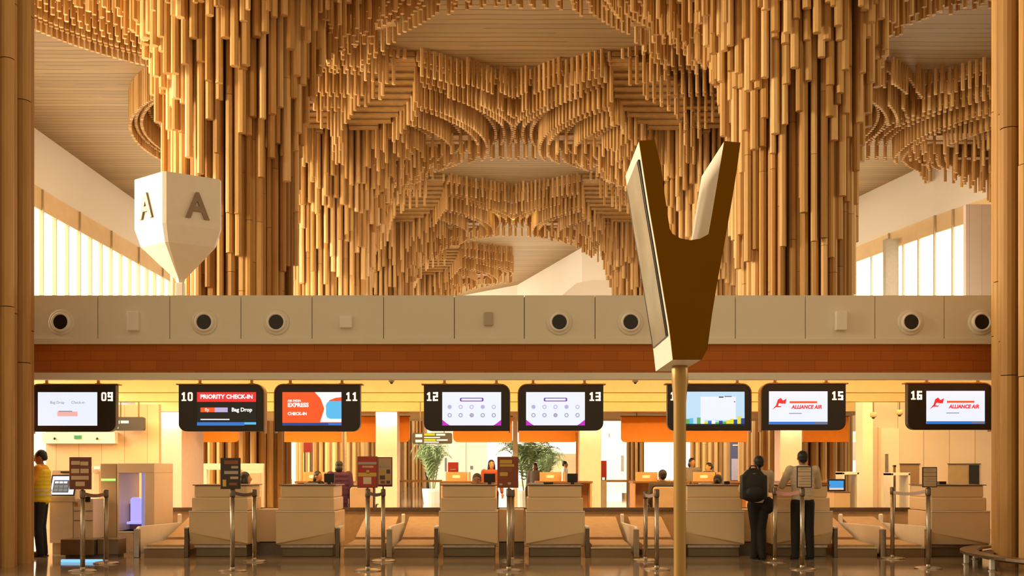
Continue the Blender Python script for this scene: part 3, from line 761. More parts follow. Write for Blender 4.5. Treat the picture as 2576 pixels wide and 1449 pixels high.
# orange backs of the opposite displays
for a, b_, lb, c in ((512, 600, 'behind display 10', ('br',)), (715, 858, 'seen below display 11', ()), (866, 1030, 'between displays 11 and 12', ('br',)), (1140, 1289, 'seen below display 12', ('bl',)), (1305, 1455, 'seen below display 13', ('br',)),
                  (1563, 1720, 'beside the tall pole', ('bl',)), (1722, 1880, 'seen below display 14', ()), (2020, 2135, 'seen below display 15', ())):
    Yo = 27.8
    t = thing('orange_display_back', (X((a+b_)/2, Yo), Yo, Z(1112, Yo)), 'orange back of a hanging display facing away, '+lb, 'display', 'orange backs of the displays facing away')
    MB().prism(rounded(X(a, Yo), X(b_, Yo), Z(1112, Yo), Z(1048, Yo), .12, c), Yo, Yo+.14).build('casing', ORANGE, t, bevel=.006)
    MB().box(X(a, Yo)-.02, X(b_, Yo)+.02, Yo-.02, Yo+.16, Z(1048, Yo), Z(1046, Yo)).build('top_band', BRONZE, t)
    for u in (.25, .75):
        hx = X(a, Yo)*(1-u)+X(b_, Yo)*u
        MB().box(hx-.012, hx+.012, Yo+.05, Yo+.08, Z(1046, Yo), 2.95).build('hanger', BRONZE, t)
#PART2
# ================================================================= PYLON SIGNS
t = thing('forked_sign', (X(1710, 9.0), 9.0, 0), 'tall ochre-brown forked pylon sign shaped like a V on a slim pole in the foreground', 'sign')
Ys = 8.5
V_out = [(1607,356),(1646,354),(1662,420),(1668,470),(1675,520),(1684,578),(1691,590),(1710,601),(1735,606),(1760,602),(1782,590),(1790,545),(1806,450),(1821,357),(1861,361),(1852,430),(1840,505),(1827,580),(1805,700),(1790,790),(1778,880),(1764,905),(1692,905),(1687,860),(1682,820),(1668,735),(1650,625),(1632,520),(1618,430)]
pv = [(X(a, Ys), Z(b, Ys)) for a, b in V_out]
MB().prism(pv, Ys, Ys+1.0).build('sign_body', SIGNW, t)
pin = []
MB().prism(pv, Ys-.025, Ys-.001).build('front_plate', BRONZEP, t, label='ochre-brown front face')
# display panel on the slanted outer side
b = MB(); bf = MB()
L0 = [(1611,395),(1618,430),(1632,520),(1650,625),(1668,735),(1682,820),(1685,842)]
for (a0, b0), (a1, b1) in zip(L0[:-1], L0[1:]):
    x0, z0, x1, z1_ = X(a0,Ys), Z(b0,Ys), X(a1,Ys), Z(b1,Ys)
    bf.add([(x0-.012, Ys+.07, z0), (x1-.012, Ys+.07, z1_), (x1-.012, Ys+.96, z1_), (x0-.012, Ys+.96, z0), (x0+.03, Ys+.07, z0), (x1+.03, Ys+.07, z1_), (x1+.03, Ys+.96, z1_), (x0+.03, Ys+.96, z0)],
        [(0,1,2,3),(4,7,6,5),(0,4,5,1),(1,5,6,2),(2,6,7,3),(3,7,4,0)])
    b.add([(x0-.016, Ys+.12, z0), (x1-.016, Ys+.12, z1_), (x1-.016, Ys+.88, z1_), (x0-.016, Ys+.88, z0)], [(0,1,2,3)])
bf.build('screen_frame', BLACK, t); b.build('side_screen', GLASSY, t)
MB().prism([(X(1800,Ys+.5), Z(470,Ys+.5)), (X(1803,Ys+.5), Z(438,Ys+.5)), (X(1806,Ys+.5), Z(438,Ys+.5)), (X(1806,Ys+.5), Z(470,Ys+.5))], Ys+.45, Ys+.6).build('slot', BLACK, t)
b = MB(); zc = Z(905, Ys); px_ = X(1710, 9.0)
b.lathe(px_, 9.0, [(.062, zc+.01), (.072, zc-.03), (.072, zc-.12), (.055, zc-.32), (.052, .05), (.052, 0)], 20)
b.build('pole', mat('pole_ochre', (.42, .25, .07), .35, .3, var=.02), t, smooth=True)
MB().lathe(px_, 9.0, [(.30, 0), (.30, .015), (.07, .03)], 28).build('base_plate', STEELD, t)

# white pylon with the letter A standing on the island roof
Ya = 20.0
ax = X(412, Ya); ctr = (X(449, Ya+.6), Ya+.72)
t = thing('letter_pylon', (ctr[0], ctr[1], 3.75), 'white faceted pylon sign carrying the letter A, standing above the fascia', 'sign')
cor = [(X(412, Ya), Ya), (X(560, Ya+.63), Ya+.63), (ctr[0]+.0, Ya+1.5), (X(335, Ya+.63), Ya+.63)]
def sect(k, z):
    out = []
    n = len(cor)
    for i in range(n):
        p = Vector(cor[i]); a = Vector(cor[i-1]); c = Vector(cor[(i+1) % n])
        for q in (a, c):
            e_ = (q-p).normalized()*.05
            v = p+e_; out.append((ctr[0]+(v.x-ctr[0])*k, ctr[1]+(v.y-ctr[1])*k, z))
    return out
zA = lambda py: Z(py, Ya)
secs = [sect(.06, 3.76), sect(.075, zA(700)), sect(.12, zA(685)), sect(.45, zA(650)), sect(.86, zA(605)), sect(1.0, zA(560)), sect(1.0, zA(431)), sect(.97, zA(429))]
b = MB(); n = 8; vs = [v for s_ in secs for v in s_]
fs = [(j*n+i, j*n+(i+1)%n, (j+1)*n+(i+1)%n, (j+1)*n+i) for j in range(len(secs)-1) for i in range(n)]+[tuple(range(n-1,-1,-1)), tuple(range((len(secs)-1)*n, len(secs)*n))]
b.add(vs, fs); b.build('sign_body', SIGNW, t)
MB().box(ctr[0]-.08, ctr[0]+.08, ctr[1]-.08, ctr[1]+.08, 3.75, zA(695)).build('neck', SIGNW, t, bevel=.02)
for (p, q, u) in ((cor[0], cor[1], .56), (cor[3], cor[0], .45)):
    d = Vector(q)-Vector(p); c = Vector(p)+d*u; nn = Vector((d.y, -d.x)).normalized()
    text('A', .70, LETTER, 'letter', t, (c.x+nn.x*.02, c.y+nn.y*.02, zA(510)), rot=(PI/2, 0, math.atan2(d.y, d.x)), ext=.02, bold=.018, sx=.9 if p == cor[0] else .85)

# ================================================================= SMALL SIGNS
def hang_sign(px0, px1, py0, py1, Y, ztop, lab, bars):
    t = thing('overhead_sign', (X((px0+px1)/2, Y), Y, Z(py1, Y)), lab, 'sign')
    MB().prism(rounded(X(px0,Y), X(px1,Y), Z(py1,Y), Z(py0,Y), .04, ('tl','tr','bl','br')), Y, Y+.12).build('casing', mat('sign_charcoal', (.05,.045,.05), .4), t)
    for (u0, v0, u1, v1, m) in bars:
        MB().box(X(u0,Y), X(u1,Y), Y-.008, Y, Z(v1,Y), Z(v0,Y)).build('sign_text', m, t)
    for u in (.2, .8):
        xx = X(px0+(px1-px0)*u, Y); MB().box(xx-.012, xx+.012, Y+.04, Y+.07, Z(py0,Y)-.01, ztop).build('hanger', BRONZE, t)
SG = em('sign_lime', (.55, .58, .02), .8); SW = em('sign_lit_white', (.9, .88, .8), .8)
hang_sign(1037, 1137, 1089, 1116, 26.0, 3.5, 'dark overhead wayfinding sign with lime bars, hanging just under display 12',
    [(1045,1092,1062,1100,SW),(1067,1090,1094,1096,SG),(1097,1091,1120,1096,SW),(1067,1099,1107,1102,SW),(1045,1106,1062,1113,SW),(1067,1104,1096,1110,SG),(1098,1105,1126,1109,SW),(1067,1111,1104,1114,SW)])
hang_sign(286, 362, 1049, 1083, 24.6, 3.5, 'dark overhead sign with white marks beside display 09', [(293,1058,301,1066,SW),(304,1058,324,1065,SW),(288,1071,298,1078,SW)])

# ================================================================= QUEUE POSTS
def notice(t, x, y, zb, w, h, frame, paper, bars, tilt=0):
    f = MB().box(x-w/2, x+w/2, y-.012, y+.012, zb, zb+h).build('notice_frame', frame, t, bevel=.004)
    g = MB().box(x-w/2+.015, x+w/2-.015, y-.016, y-.012, zb+.015, zb+h-.015).build('notice_sheet', paper, f)
    for (u0, v0, u1, v1, m) in bars:
        MB().box(x-w/2+u0*w, x-w/2+u1*w, y-.0185, y-.016, zb+h-v1*h, zb+h-v0*h).build('printed_block', m, g)
    if tilt: f.rotation_euler.y = tilt
RB = mat('notice_dark_red', (.12,.022,.012), .5); RB2 = mat('notice_red', (.36,.03,.015), .5); BRN = mat('notice_brown', (.22,.07,.03), .5); PAP = mat('notice_paper', (.62,.47,.32), .6)
TAN = mat('notice_tan', (.50,.34,.19), .6); FR = mat('notice_frame_dark', (.05,.03,.02), .5); YL = mat('notice_ochre', (.55,.33,.05), .6); GRY = mat('notice_grey', (.35,.30,.26), .6); INK = mat('ink_brown', (.10,.06,.035), .6)
def post(px, by, ty, lab, sign=None, belt=None):
    Y = F*EYE/(by-HY); x = X(px, Y); zt_ = Z(ty, Y)
    t = thing('queue_post', (x, Y, 0), lab, 'queue post', 'steel queue barrier posts')
    MB().lathe(x, Y, [(.19, 0), (.19, .012), (.15, .025), (.04, .035), (.035, .06)], 28).build('base', STEEL, t, smooth=False)
    MB().lathe(x, Y, [(.032, .03), (.032, zt_-.10)], 16).build('pole', STEEL, t, smooth=True)
    MB().lathe(x, Y, [(.036, zt_-.11), (.038, zt_-.10), (.038, zt_-.01), (.03, zt_)], 16).build('belt_head', STEELD, t, smooth=True)
    if belt:
        px2, by2, ty2, m = belt; Y2 = F*EYE/(by2-HY); x2 = X(px2, Y2); z2 = Z(ty2, Y2)
        d = Vector((x2-x, Y2-Y)).normalized()*.05
        b = MB(); N = 8
        for i in range(N):
            pts = []
            for u in (i/N, (i+1)/N):
                xx = (x+d.x)*(1-u)+(x2-d.x)*u; yy = (Y+d.y)*(1-u)+(Y2-d.y)*u; zz = (zt_-.05)*(1-u)+(z2-.05)*u-.03*math.sin(PI*u)
                pts.append((xx, yy, zz))
            (xa, ya, za), (xb, yb, zb) = pts
            b.add([(xa,ya-.002,za-.025),(xb,yb-.002,zb-.025),(xb,yb-.002,zb+.025),(xa,ya-.002,za+.025),(xa,ya+.002,za-.025),(xb,yb+.002,zb-.025),(xb,yb+.002,zb+.025),(xa,ya+.002,za+.025)],
                  [(0,1,2,3),(7,6,5,4),(0,4,5,1),(3,2,6,7)])
        b.build('belt', m, t)
    if sign:
        (sx0, sy0, sx1, sy1), fr_, pa, bars = sign
        x0, x1 = X(sx0, Y), X(sx1, Y)
        MB().box(x-.012, x+.012, Y-.02, Y+.01, zt_-.02, Z(sy1, Y)+.1).build('notice_bracket', STEELD, t)
        notice(t, (x0+x1)/2, Y-.04, Z(sy1, Y), x1-x0, (sy1-sy0)/sc(Y), fr_, pa, bars)
BP = mat('belt_red', (.20,.07,.06), .6); BG = mat('belt_grey', (.45,.36,.34), .6); BD = mat('belt_dark', (.06,.04,.05), .6); BK = mat('belt_pink', (.45,.20,.19), .6)
tb = [(.1,.12,.5,.24,TAN),(.52,.14,.88,.26,TAN),(.1,.36,.47,.5,TAN),(.52,.36,.9,.5,TAN),(.1,.58,.9,.7,TAN),(.3,.76,.72,.9,TAN),(.05,.30,.95,.32,BRN),(.05,.54,.95,.56,BRN)]
post(208, 1437, 1233, 'queue post with a dark red framed notice, in front of the kiosk', ((178,1150,233,1231), BRN, RB, tb), (267, 1417, 1234, BP))
post(267, 1417, 1232, 'queue post without notice, just behind the one with the dark red notice')
post(585, 1437, 1230, 'queue post with a black notice, under display 10', ((557,1152,607,1230), FR, mat('notice_black', (.03,.018,.012), .5), [(.2,.08,.9,.2,BRN),(.55,.26,.9,.34,GRY),(.2,.42,.9,.52,GRY),(.5,.6,.9,.68,TAN),(.12,.7,.3,.92,YL),(.45,.8,.85,.88,BRN)]), (640, 1412, 1233, BD))
post(640, 1412, 1231, 'queue post without notice, at the corner of the counter under display 10')
post(925, 1436, 1230, 'queue post with a bright red notice, under display 11', ((900,1148,951,1227), BRN, RB2, [(.05,.18,.95,.26,GRY),(.25,.3,.8,.36,TAN),(.05,.52,.95,.64,YL),(.3,.66,.7,.88,PAP),(.45,.44,.6,.54,YL)]), (964, 1411, 1233, BD))
post(964, 1411, 1230, 'queue post with a tan notice of small pictures', ((951,1150,988,1224), BRN, TAN, [(.1,.3,.8,.36,GRY),(.15,.45,.45,.6,YL),(.6,.42,.85,.56,INK),(.15,.62,.5,.76,INK),(.6,.62,.85,.74,YL),(.2,.8,.5,.9,BRN),(.6,.8,.85,.9,INK),(0,.93,1,1,RB)]))
post(1280, 1436, 1229, 'queue post with a brown notice with ochre shapes, under display 12', ((1251,1149,1304,1227), BRN, mat('notice_rust', (.22,.045,.012), .5), [(.12,.1,.7,.22,YL),(.12,.24,.8,.32,YL),(.12,.34,.72,.5,BRN),(.12,.5,.5,.62,YL),(.05,.7,.95,.72,BRN),(.1,.86,.25,.92,TAN),(.5,.82,.65,.9,TAN)]))
post(1289, 1411, 1232, 'queue post standing directly behind the one with the brown notice')
post(1652, 1433, 1231, 'bare queue post nearest the tall pole', None, (1622, 1410, 1237, BG))
post(1624, 1410, 1236, 'bare queue post with a pale belt, left-hand one of the pair by the tall pole')
pb = [(.05,.25,.95,.265,INK),(.05,.45,.95,.465,INK),(.3,.55,.9,.59,GRY),(.15,.68,.9,.72,GRY),(.15,.82,.9,.86,GRY),(.2,.1,.8,.14,GRY)]
post(2018, 1432, 1228, 'queue post with a pale paper notice in front of the man in the pale shirt', ((2002,1173,2040,1227), FR, PAP, pb), (1949, 1413, 1230, BK))
post(1949, 1413, 1226, 'queue post between the two customers', None)
post(2335, 1430, 1227, 'queue post with a pale notice before the counter under display 16', ((2317,1175,2354,1226), FR, TAN, pb), (2245, 1405, 1231, BG))
post(2245, 1405, 1225, 'queue post without notice before the white panelled wall')

# low metal rail around the front column
cx, cy = CXC+9, 14.9
t = thing('column_guard_rail', (cx, cy, 0), 'low ring-shaped steel guard rail around the front column by display 16', 'rail')
def ring(r0, r1, z0, z1, m, nm, N=64):
    b = MB(); vs = []
    for i in range(N):
        a = 2*PI*i/N
        for r in (r0, r1):
            for z in (z0, z1): vs.append((cx+r*math.cos(a), cy+r*math.sin(a), z))
    fs = []
    for i in range(N):
        k = 4*i; l = 4*((i+1) % N)
        fs += [(k, k+1, l+1, l), (k+2, l+2, l+3, k+3), (k+1, k+3, l+3, l+1), (k, l, l+2, k+2)]
    b.add(vs, fs); return b.build(nm, m, t)
ring(2.18, 2.42, .17, .21, STEEL, 'rail_ring'); ring(1.95, 2.18, .12, .15, STEELD, 'inner_shelf')
for i in range(14):
    a = 2*PI*(i+.3)/14; lx, ly = cx+2.34*math.cos(a), cy+2.34*math.sin(a)
    lg = MB().box(lx-.03, lx+.03, ly-.03, ly+.03, .01, .17).build('leg', SIGNW, t, bevel=.004)
    MB().lathe(lx, ly, [(.07, 0), (.07, .012), (.04, .02)], 16).build('foot', STEEL, lg)

# ================================================================= KIOSK CORNER
PK = mat('kiosk_beige', (.80,.62,.46), .45, var=.02); PKD = mat('kiosk_taupe', (.48,.35,.22), .45, var=.02)
Yk = 17.4
kb = lambda a, b_, c, d, y0, y1: (X(a,Yk), X(b_,Yk), y0, y1, Z(d,Yk), Z(c,Yk))
t = thing('self_service_kiosk', (X(182,Yk), Yk, 0), 'beige self-service kiosk with a white touch screen beside the person in yellow', 'kiosk')
MB().box(X(124,Yk), X(182,Yk), Yk, Yk+.6, Z(1366,Yk), Z(1262,Yk)).build('body', PK, t, bevel=.01)
MB().box(X(183,Yk), X(233,Yk), Yk+.02, Yk+.6, Z(1356,Yk), Z(1255,Yk)).build('printer_cabinet', PK, t, bevel=.008)
MB().box(X(128,Yk), X(232,Yk), Yk+.06, Yk+.58, 0, Z(1364,Yk)).build('plinth', mat('kiosk_plinth', (.45,.34,.22), .5), t)
hd = MB().prismx([(Yk-.02, Z(1262,Yk)), (Yk-.06, Z(1250,Yk)), (Yk+.12, Z(1183,Yk)), (Yk+.3, Z(1183,Yk)), (Yk+.3, Z(1262,Yk))], X(123,Yk), X(192,Yk)).build('head', PK, t, bevel=.006)
def slant(mbx, a, b_, c, d, off, m, nm, par):
    def P(px, py):
        f = (1250-py)/(1250-1183); return (X(px,Yk), Yk-.06+.18*f-off, Z(py,Yk))
    p = [P(a,d), P(b_,d), P(b_,c), P(a,c)]
    q = [(x_, y_+.012, z_) for x_, y_, z_ in p]
    return MB().add(p+q, [(0,1,2,3),(7,6,5,4),(0,4,5,1),(1,5,6,2),(2,6,7,3),(3,7,4,0)]).build(nm, m, par)
sf = slant(0, 126, 190, 1195, 1247, .006, BLACK, 'screen_frame', t)
sc_ = slant(0, 129, 187, 1198, 1244, .010, SCRW, 'touch_screen', t)
slant(0, 134, 174, 1208, 1239, .014, mat('screen_dark_grey', (.02,.02,.02), emit=(.10,.10,.11), es=1), 'screen_menu', sc_)
for i in range(3): slant(0, 137+11*i, 146+11*i, 1211, 1216, .018, WT, 'screen_button', sc_)
for i in range(3):
    for j in range(2): slant(0, 137+12*i, 147+12*i, 1220+9*j, 1227+9*j, .018, em('screen_mid_grey', (.22,.22,.22)), 'screen_button', sc_)
MB().box(X(146,Yk), X(176,Yk), Yk+.09, Yk+.12, Z(1189,Yk), Z(1186,Yk)).build('card_slot', BLACK, t)
MB().box(X(214,Yk), X(226,Yk), Yk+.0, Yk+.03, Z(1263,Yk), Z(1249,Yk)).build('scanner_window', BLACK, t)
MB().box(X(187,Yk), X(195,Yk), Yk-.0, Yk+.03, Z(1273,Yk), Z(1264,Yk)).build('card_reader', mat('reader_orange', (.5,.17,.05)), t)
for zz in (1285, 1309): MB().box(X(185,Yk), X(232,Yk), Yk+.01, Yk+.03, Z(zz+1,Yk), Z(zz,Yk)).build('drawer_joint', STEELD, t)
t = thing('scanner_stand', (X(243,18.2), 18.2, 0), 'slim beige scanner stand with a small lit head behind the kiosk', 'scanner')
MB().box(X(234,18.2), X(250,18.2), 18.2, 18.5, 0, Z(1190,18.2)).build('stand', PK, t, bevel=.01)
MB().box(X(235,18.2), X(252,18.2), 18.1, 18.4, Z(1190,18.2), Z(1173,18.2)).build('head', PK, t, bevel=.02)
MB().box(X(237,18.1), X(251,18.1), 18.085, 18.1, Z(1180,18.1), Z(1174,18.1)).build('light', mat('scanner_light', (.8,.8,.6), emit=(.9,.9,.6), es=1), t)
t = thing('bag_drop_machine', (X(320,18.0), 18.0, 0), 'beige self-service bag drop machine with a lilac-lit opening', 'bag drop')
Yb = 18.0; bx = lambda a, b_, c, d, y0=Yb, y1=Yb+1.0: (X(a,Yb), X(b_,Yb), y0, y1, Z(d,Yb), Z(c,Yb))
MB().box(*bx(252,293,1166,1396)).build('side_cabinet', PKD, t, bevel=.01)
MB().box(X(255,Yb), X(291,Yb), Yb-.008, Yb, Z(1210,Yb), Z(1204,Yb)).build('status_light', mat('light_green', (.3,.6,.2), emit=(.38,.72,.16), es=1), t)
for q in ((294,388,1165,1190), (294,299,1190,1336), (364,388,1190,1336)):
    MB().box(*bx(*q)).build('portal_frame', PK, t, bevel=.01)
MB().box(*bx(294,388,1336,1400)).build('lower_housing', PK, t, bevel=.01)
MB().box(X(355,Yb), X(364,Yb), Yb+.02, Yb+.9, Z(1325,Yb), Z(1190,Yb)).build('light_panel', em('lilac_panel', (.28,.25,.50), .9), t)
MB().box(*bx(299,355,1270,1336, Yb+.5, Yb+.9)).build('inner_back', mat('inner_brown', (.25,.13,.10)), t)
MB().box(*bx(299,355,1336,1340, Yb-.02, Yb+.9)).build('tray_lip', SIGNW, t)
b = MB().prism(rounded(X(312,Yb), X(338,Yb), Z(1318,Yb), Z(1252,Yb), .05, ('tl','tr')), Yb+.3, Yb+.36); b.box(X(308,Yb), X(348,Yb), Yb+.2, Yb+.45, Z(1320,Yb), Z(1314,Yb))
b.build('lit_scanner', em('lilac_glow', (.48,.42,.98), 1), t)
t = thing('steel_floor_box', (X(195,16.75), 16.75, 0), 'low brown steel box on the floor in front of the kiosk', 'box')
MB().box(X(152,16.75), X(236,16.75), 16.75, 17.2, .04, Z(1357,16.75)).build('housing', mat('box_brown', (.20,.13,.065), .35, .6), t, bevel=.01)
MB().box(X(238,16.75), X(292,16.75), 16.85, 17.2, .04, Z(1357,16.75)).build('side_housing', mat('box_brown', (.2,.13,.065)), t, bevel=.01)
MB().box(X(155,16.75), X(288,16.75), 16.9, 17.15, 0, .05).build('base', STEELD, t)
Yl = 15.9
MB().box(X(152,Yl), X(256,Yl), Yl, Yl+.05, 0, .045).build('floor_light_strip', em('cyan_strip', (.25,.62,.95), 1.1), bevel=.01, label='cyan light strip on the floor before the steel box and kiosk', category='light strip')

# white portal behind the counter under display 10
Yp = 20.9
t = thing('white_desk_screen', (X(590,Yp), Yp, 0), 'white framed desk screen behind the counter under display 10', 'screen')
for a, b_, c, d in ((512,662,1166,1182), (512,520,1182,1400), (610,662,1182,1400)):
    MB().box(X(a,Yp), X(b_,Yp), Yp, Yp+.12, max(0, Z(d,Yp)), Z(c,Yp)).build('frame', SIGNW, t, bevel=.006)
MB().box(X(629,Yp), X(657,Yp), Yp-.02, Yp, Z(1275,Yp), Z(1190,Yp)).build('hatch', mat('hatch_grey', (.6,.5,.38)), t)

# ================================================================= WALLS INSIDE / BEYOND THE ISLAND
Yw = 25.0
MB().box(X(115,Yw), X(400,Yw), Yw, Yw+.15, 0, 3.0).build('wall_island_left', CURTAINJ, kind='structure')
t = thing('gate_header', (X(206,Yw), Yw-.2, Z(1116,Yw)), 'white header beam over the left gate with a small green exit sign', 'header')
MB().box(X(115,Yw), X(297,Yw), Yw-.2, Yw-.01, Z(1116,Yw), Z(1088,Yw)).build('beam', SIGNW, t)
MB().box(X(196,Yw), X(214,Yw), Yw-.22, Yw-.2, Z(1105,Yw), Z(1096,Yw)).build('exit_sign', em('exit_green', (.08,.36,.12), 1), t)
for p in (147, 253): MB().ball((X(p,Yw), Yw-.22, Z(1104,Yw)), .03, n=8, m=6).build('sensor', BLACK, t)
MB().box(X(2188,Yw), 12.5, Yw, Yw+.2, 0, 3.3).build('wall_island_right', PANELJ, kind='structure')
MB().box(X(2170,Yw-.6), X(2196,Yw-.6), Yw-.6, Yw-.1, 0, 3.1).build('wall_island_pier', WHITE2, kind='structure')
t = thing('service_door', (X(2218,Yw), Yw-.06, 0), 'white service door with a long vertical handle in the panelled wall', 'door')
MB().box(X(2209,Yw), X(2260,Yw), Yw-.06, Yw-.001, 0, Z(1078,Yw)).build('leaf', WHITE2, t)
MB().box(X(2207,Yw), X(2213,Yw), Yw-.09, Yw-.001, 0, Z(1076,Yw)).build('frame', PK, t)
MB().box(X(2224,Yw), X(2231,Yw), Yw-.10, Yw-.06, Z(1191,Yw), Z(1142,Yw)).build('handle', STEEL, t)
def opening(a, b_, c, d, split, lab, brown):
    t = thing('wall_hatch', (X((a+b_)/2,Yw), Yw-.03, Z(d,Yw)), lab, 'hatch')
    MB().box(X(a,Yw), X(b_,Yw), Yw-.03, Yw-.001, Z(d,Yw), Z(c,Yw)).build('panel', brown, t)
    MB().box(X(a,Yw)-.02, X(b_,Yw)+.02, Yw-.06, Yw-.001, Z(c,Yw), Z(c-2,Yw)).build('frame', STEELD, t)
    if split: MB().box(X(split,Yw), X(b_,Yw)-.02, Yw-.05, Yw-.031, Z(d,Yw)+.02, Z(c,Yw)-.02).build('dark_bay', BLACK, t)
opening(2265, 2311, 1168, 1330, 0, 'tall brown recess in the panelled wall behind the white gate frame', mat('recess_brown', (.30,.19,.11)))
opening(2385, 2463, 1168, 1225, 2436, 'wide hatch in the panelled wall, half black, behind the counter under display 16', mat('hatch_taupe', (.42,.31,.20)))
def gate(a, b_, c, Y, lab):
    t = thing('walk_through_gate', (X((a+b_)/2,Y), Y, 0), lab, 'gate', 'white upright gate frames')
    for x_ in (a, b_-5): MB().box(X(x_,Y), X(x_+5,Y), Y, Y+.5, 0, Z(c,Y)).build('upright', SIGNW, t, bevel=.006)
    MB().box(X(a,Y), X(b_,Y), Y, Y+.5, Z(c+6,Y), Z(c,Y)+.01).build('crossbar', SIGNW, t, bevel=.006)
    MB().box(X(a+5,Y), X(a+9,Y), Y+.05, Y+.45, 0, Z(c+8,Y)).build('black_strip', BLACK, t)
gate(2120, 2161, 1188, 22.5, 'white gate frame right of the blue monitor')
gate(2243, 2290, 1190, 22.6, 'white gate frame before the brown wall recess')
t = thing('sensor_pole', (X(2250,23.4), 23.4, 0), 'thin pole with two small black sensors near the gate frame', 'pole')
MB().vtube(X(2250,23.4), 23.4, 0, Z(1170,23.4), .03, 10).build('pole', BRONZE, t)
MB().box(X(2247,23.4), X(2253,23.4), 23.36, 23.44, Z(1175,23.4), Z(1170,23.4)).build('sensor', BLACK, t)
# unseen area light added behind the far fascia to brighten the white partitions
area('hall_fill_light', (0, 42, 5.6), (math.radians(68), 0, 0), 24, .6, 2600, (1, .84, .62))
for px_, Y_, c_, d_, m_, nm_, lb_ in ((1296, 29.5, 1048, 1400, SIGNW, 'white_post', 'slim white post seen between displays 12 and 13'), (869, 27.2, 1086, 1400, STEEL, 'steel_post', 'steel post behind display 11, right of the person in purple'), (1452, 27.3, 1088, 1400, BRONZE, 'brown_post', 'brown post behind display 13, beside the square column')):
    hw = 4*Y_/F*(1.5 if px_ == 1296 else .8)
    MB().box(X(px_,Y_)-hw, X(px_,Y_)+hw, Y_, Y_+.08, 0, min(2.95, Z(c_,Y_))).build(nm_, m_, label=lb_, category='post')
# pieces farther back
t = thing('glass_balustrade', (X(1056,30), 30, 0), 'dark-topped balustrade seen between displays 11 and 12', 'balustrade', 'balustrades behind the island')
def bal(a, b_, lab, post_px, tt=None):
    t = tt or thing('glass_balustrade', (X((a+b_)/2,30), 30, 0), lab, 'balustrade', 'balustrades behind the island')
    MB().box(X(a,30), X(b_,30), 30, 30.06, Z(1211,30)-.02, Z(1209,30)+.02).build('handrail', BRONZE, t)
    for p in post_px: MB().box(X(p,30)-.02, X(p,30)+.02, 30, 30.05, 0, Z(1211,30)).build('baluster', STEELD, t)
bal(1000, 1112, '', (1008, 1036, 1108), t)
bal(1512, 1645, 'dark-topped balustrade behind display 13 with a stout grey end post', (1519, 1578, 1640))
t2 = [o for o in COL.objects if o.name == 'glass_balustrade.001'][0]
MB().box(X(1514,29.9), X(1526,29.9), 29.9, 30.0, 0, Z(1209,30)).build('end_post', mat('stone_grey', (.45,.36,.28)), t2)
def panel(a, b_, c, d, Y, name, lab, cat, m, th=.15, extra=()):
    t = thing(name, (X((a+b_)/2,Y), Y, max(0, Z(d,Y)) if d < 1300 else 0), lab, cat)
    zb = max(0, Z(d,Y))
    MB().box(X(a,Y), X(b_,Y), Y, Y+th, zb, Z(c,Y)).build('panel', m, t)
    if zb > 0:
        for q in (a+.15*(b_-a), a+.85*(b_-a)): MB().box(X(q,Y)-.03, X(q,Y)+.03, Y+.02, Y+.1, 0, zb).build('leg', STEELD, t)
    for (u0, v0, u1, v1, mm, nm) in extra:
        MB().box(X(u0,Y), X(u1,Y), Y-.03, Y, Z(v1,Y), Z(v0,Y)).build(nm, mm, t)
    t.location.z = t.location.z
    for c_ in kids(t): c_.location.z -= 0
    return t
VW = mat('vivid_white', (.92,.88,.80), .5, var=.01)
panel(1085, 1225, 1050, 1240, 58, 'white_partition', 'wide white partition far behind the counter under display 12', 'partition', VW, .3,
      [(1119,1152,1124,1186,mat('slot_grey',(.2,.2,.2)),'slot'), (1172,1100,1173,1215,TAN,'joint'), (1183,1172,1190,1181,mat('slot_grey',(.2,.2,.2)),'porthole')])
panel(1512, 1576, 1030, 1240, 52, 'white_service_block', 'tall white block with a grey slot between display 13 and the tall pole', 'partition', VW, 2.0,
      [(1562,1146,1569,1186,mat('slot_grey2',(.30,.27,.25)),'slot'), (1531,1090,1534,1100,mat('slot_grey2',(.3,.27,.25)),'small_slot')])
panel(1622, 1736, 1060, 1207, 45, 'lilac_glow_board', 'large pale lilac partition board with added glow behind the seated man by the tall pole', 'board', mat('lilac_white_glow', (.70,.66,.72), .5, emit=(.55,.5,.58), es=.45), .2)  # partition board, its brightness added as emission
panel(1838, 1869, 1090, 1212, 46, 'blue_info_totem', 'narrow dark blue information totem behind the man with the backpack', 'totem', mat('totem_blue', (.05,.055,.12), .4), .2,
      [(1843,1118,1856,1122,GRY,'printed_block'), (1840,1154,1866,1208,mat('totem_pale', (.28,.25,.32)),'picture')])
panel(1127, 1153, 1163, 1200, 40, 'red_poster_stand', 'red poster stand before the white partition near display 12', 'poster', mat('poster_red', (.62,.05,.02), .5), .08, [(1133,1180,1147,1182,PAP,'printed_block')])
panel(1511, 1526, 1159, 1201, 40, 'red_poster_stand', 'red poster stand beside the square cream column under display 13', 'poster', mat('poster_red', (.62,.05,.02)), .08)
panel(763, 784, 1113, 1138, 40, 'red_hanging_board', 'small red board hanging high behind display 11', 'board', mat('board_red', (.35,.02,.015), .5), .08)
panel(742, 757, 1110, 1215, 56, 'white_slim_panel', 'slim white panel by the bamboo behind display 11', 'panel', VW, .1)
panel(1380, 1452, 1141, 1206, 56, 'beige_booth', 'beige booth with a lighter doorway behind display 13', 'booth', mat('booth_beige', (.62,.46,.28)), 1.2, [(1392,1148,1418,1204,mat('booth_light', (.8,.62,.38)),'doorway')])
panel(2136, 2190, 1030, 1085, 44, 'pink_bulkhead', 'dusty pink bulkhead high up right of display 15', 'bulkhead', mat('dusty_pink', (.50,.32,.24)), .3)
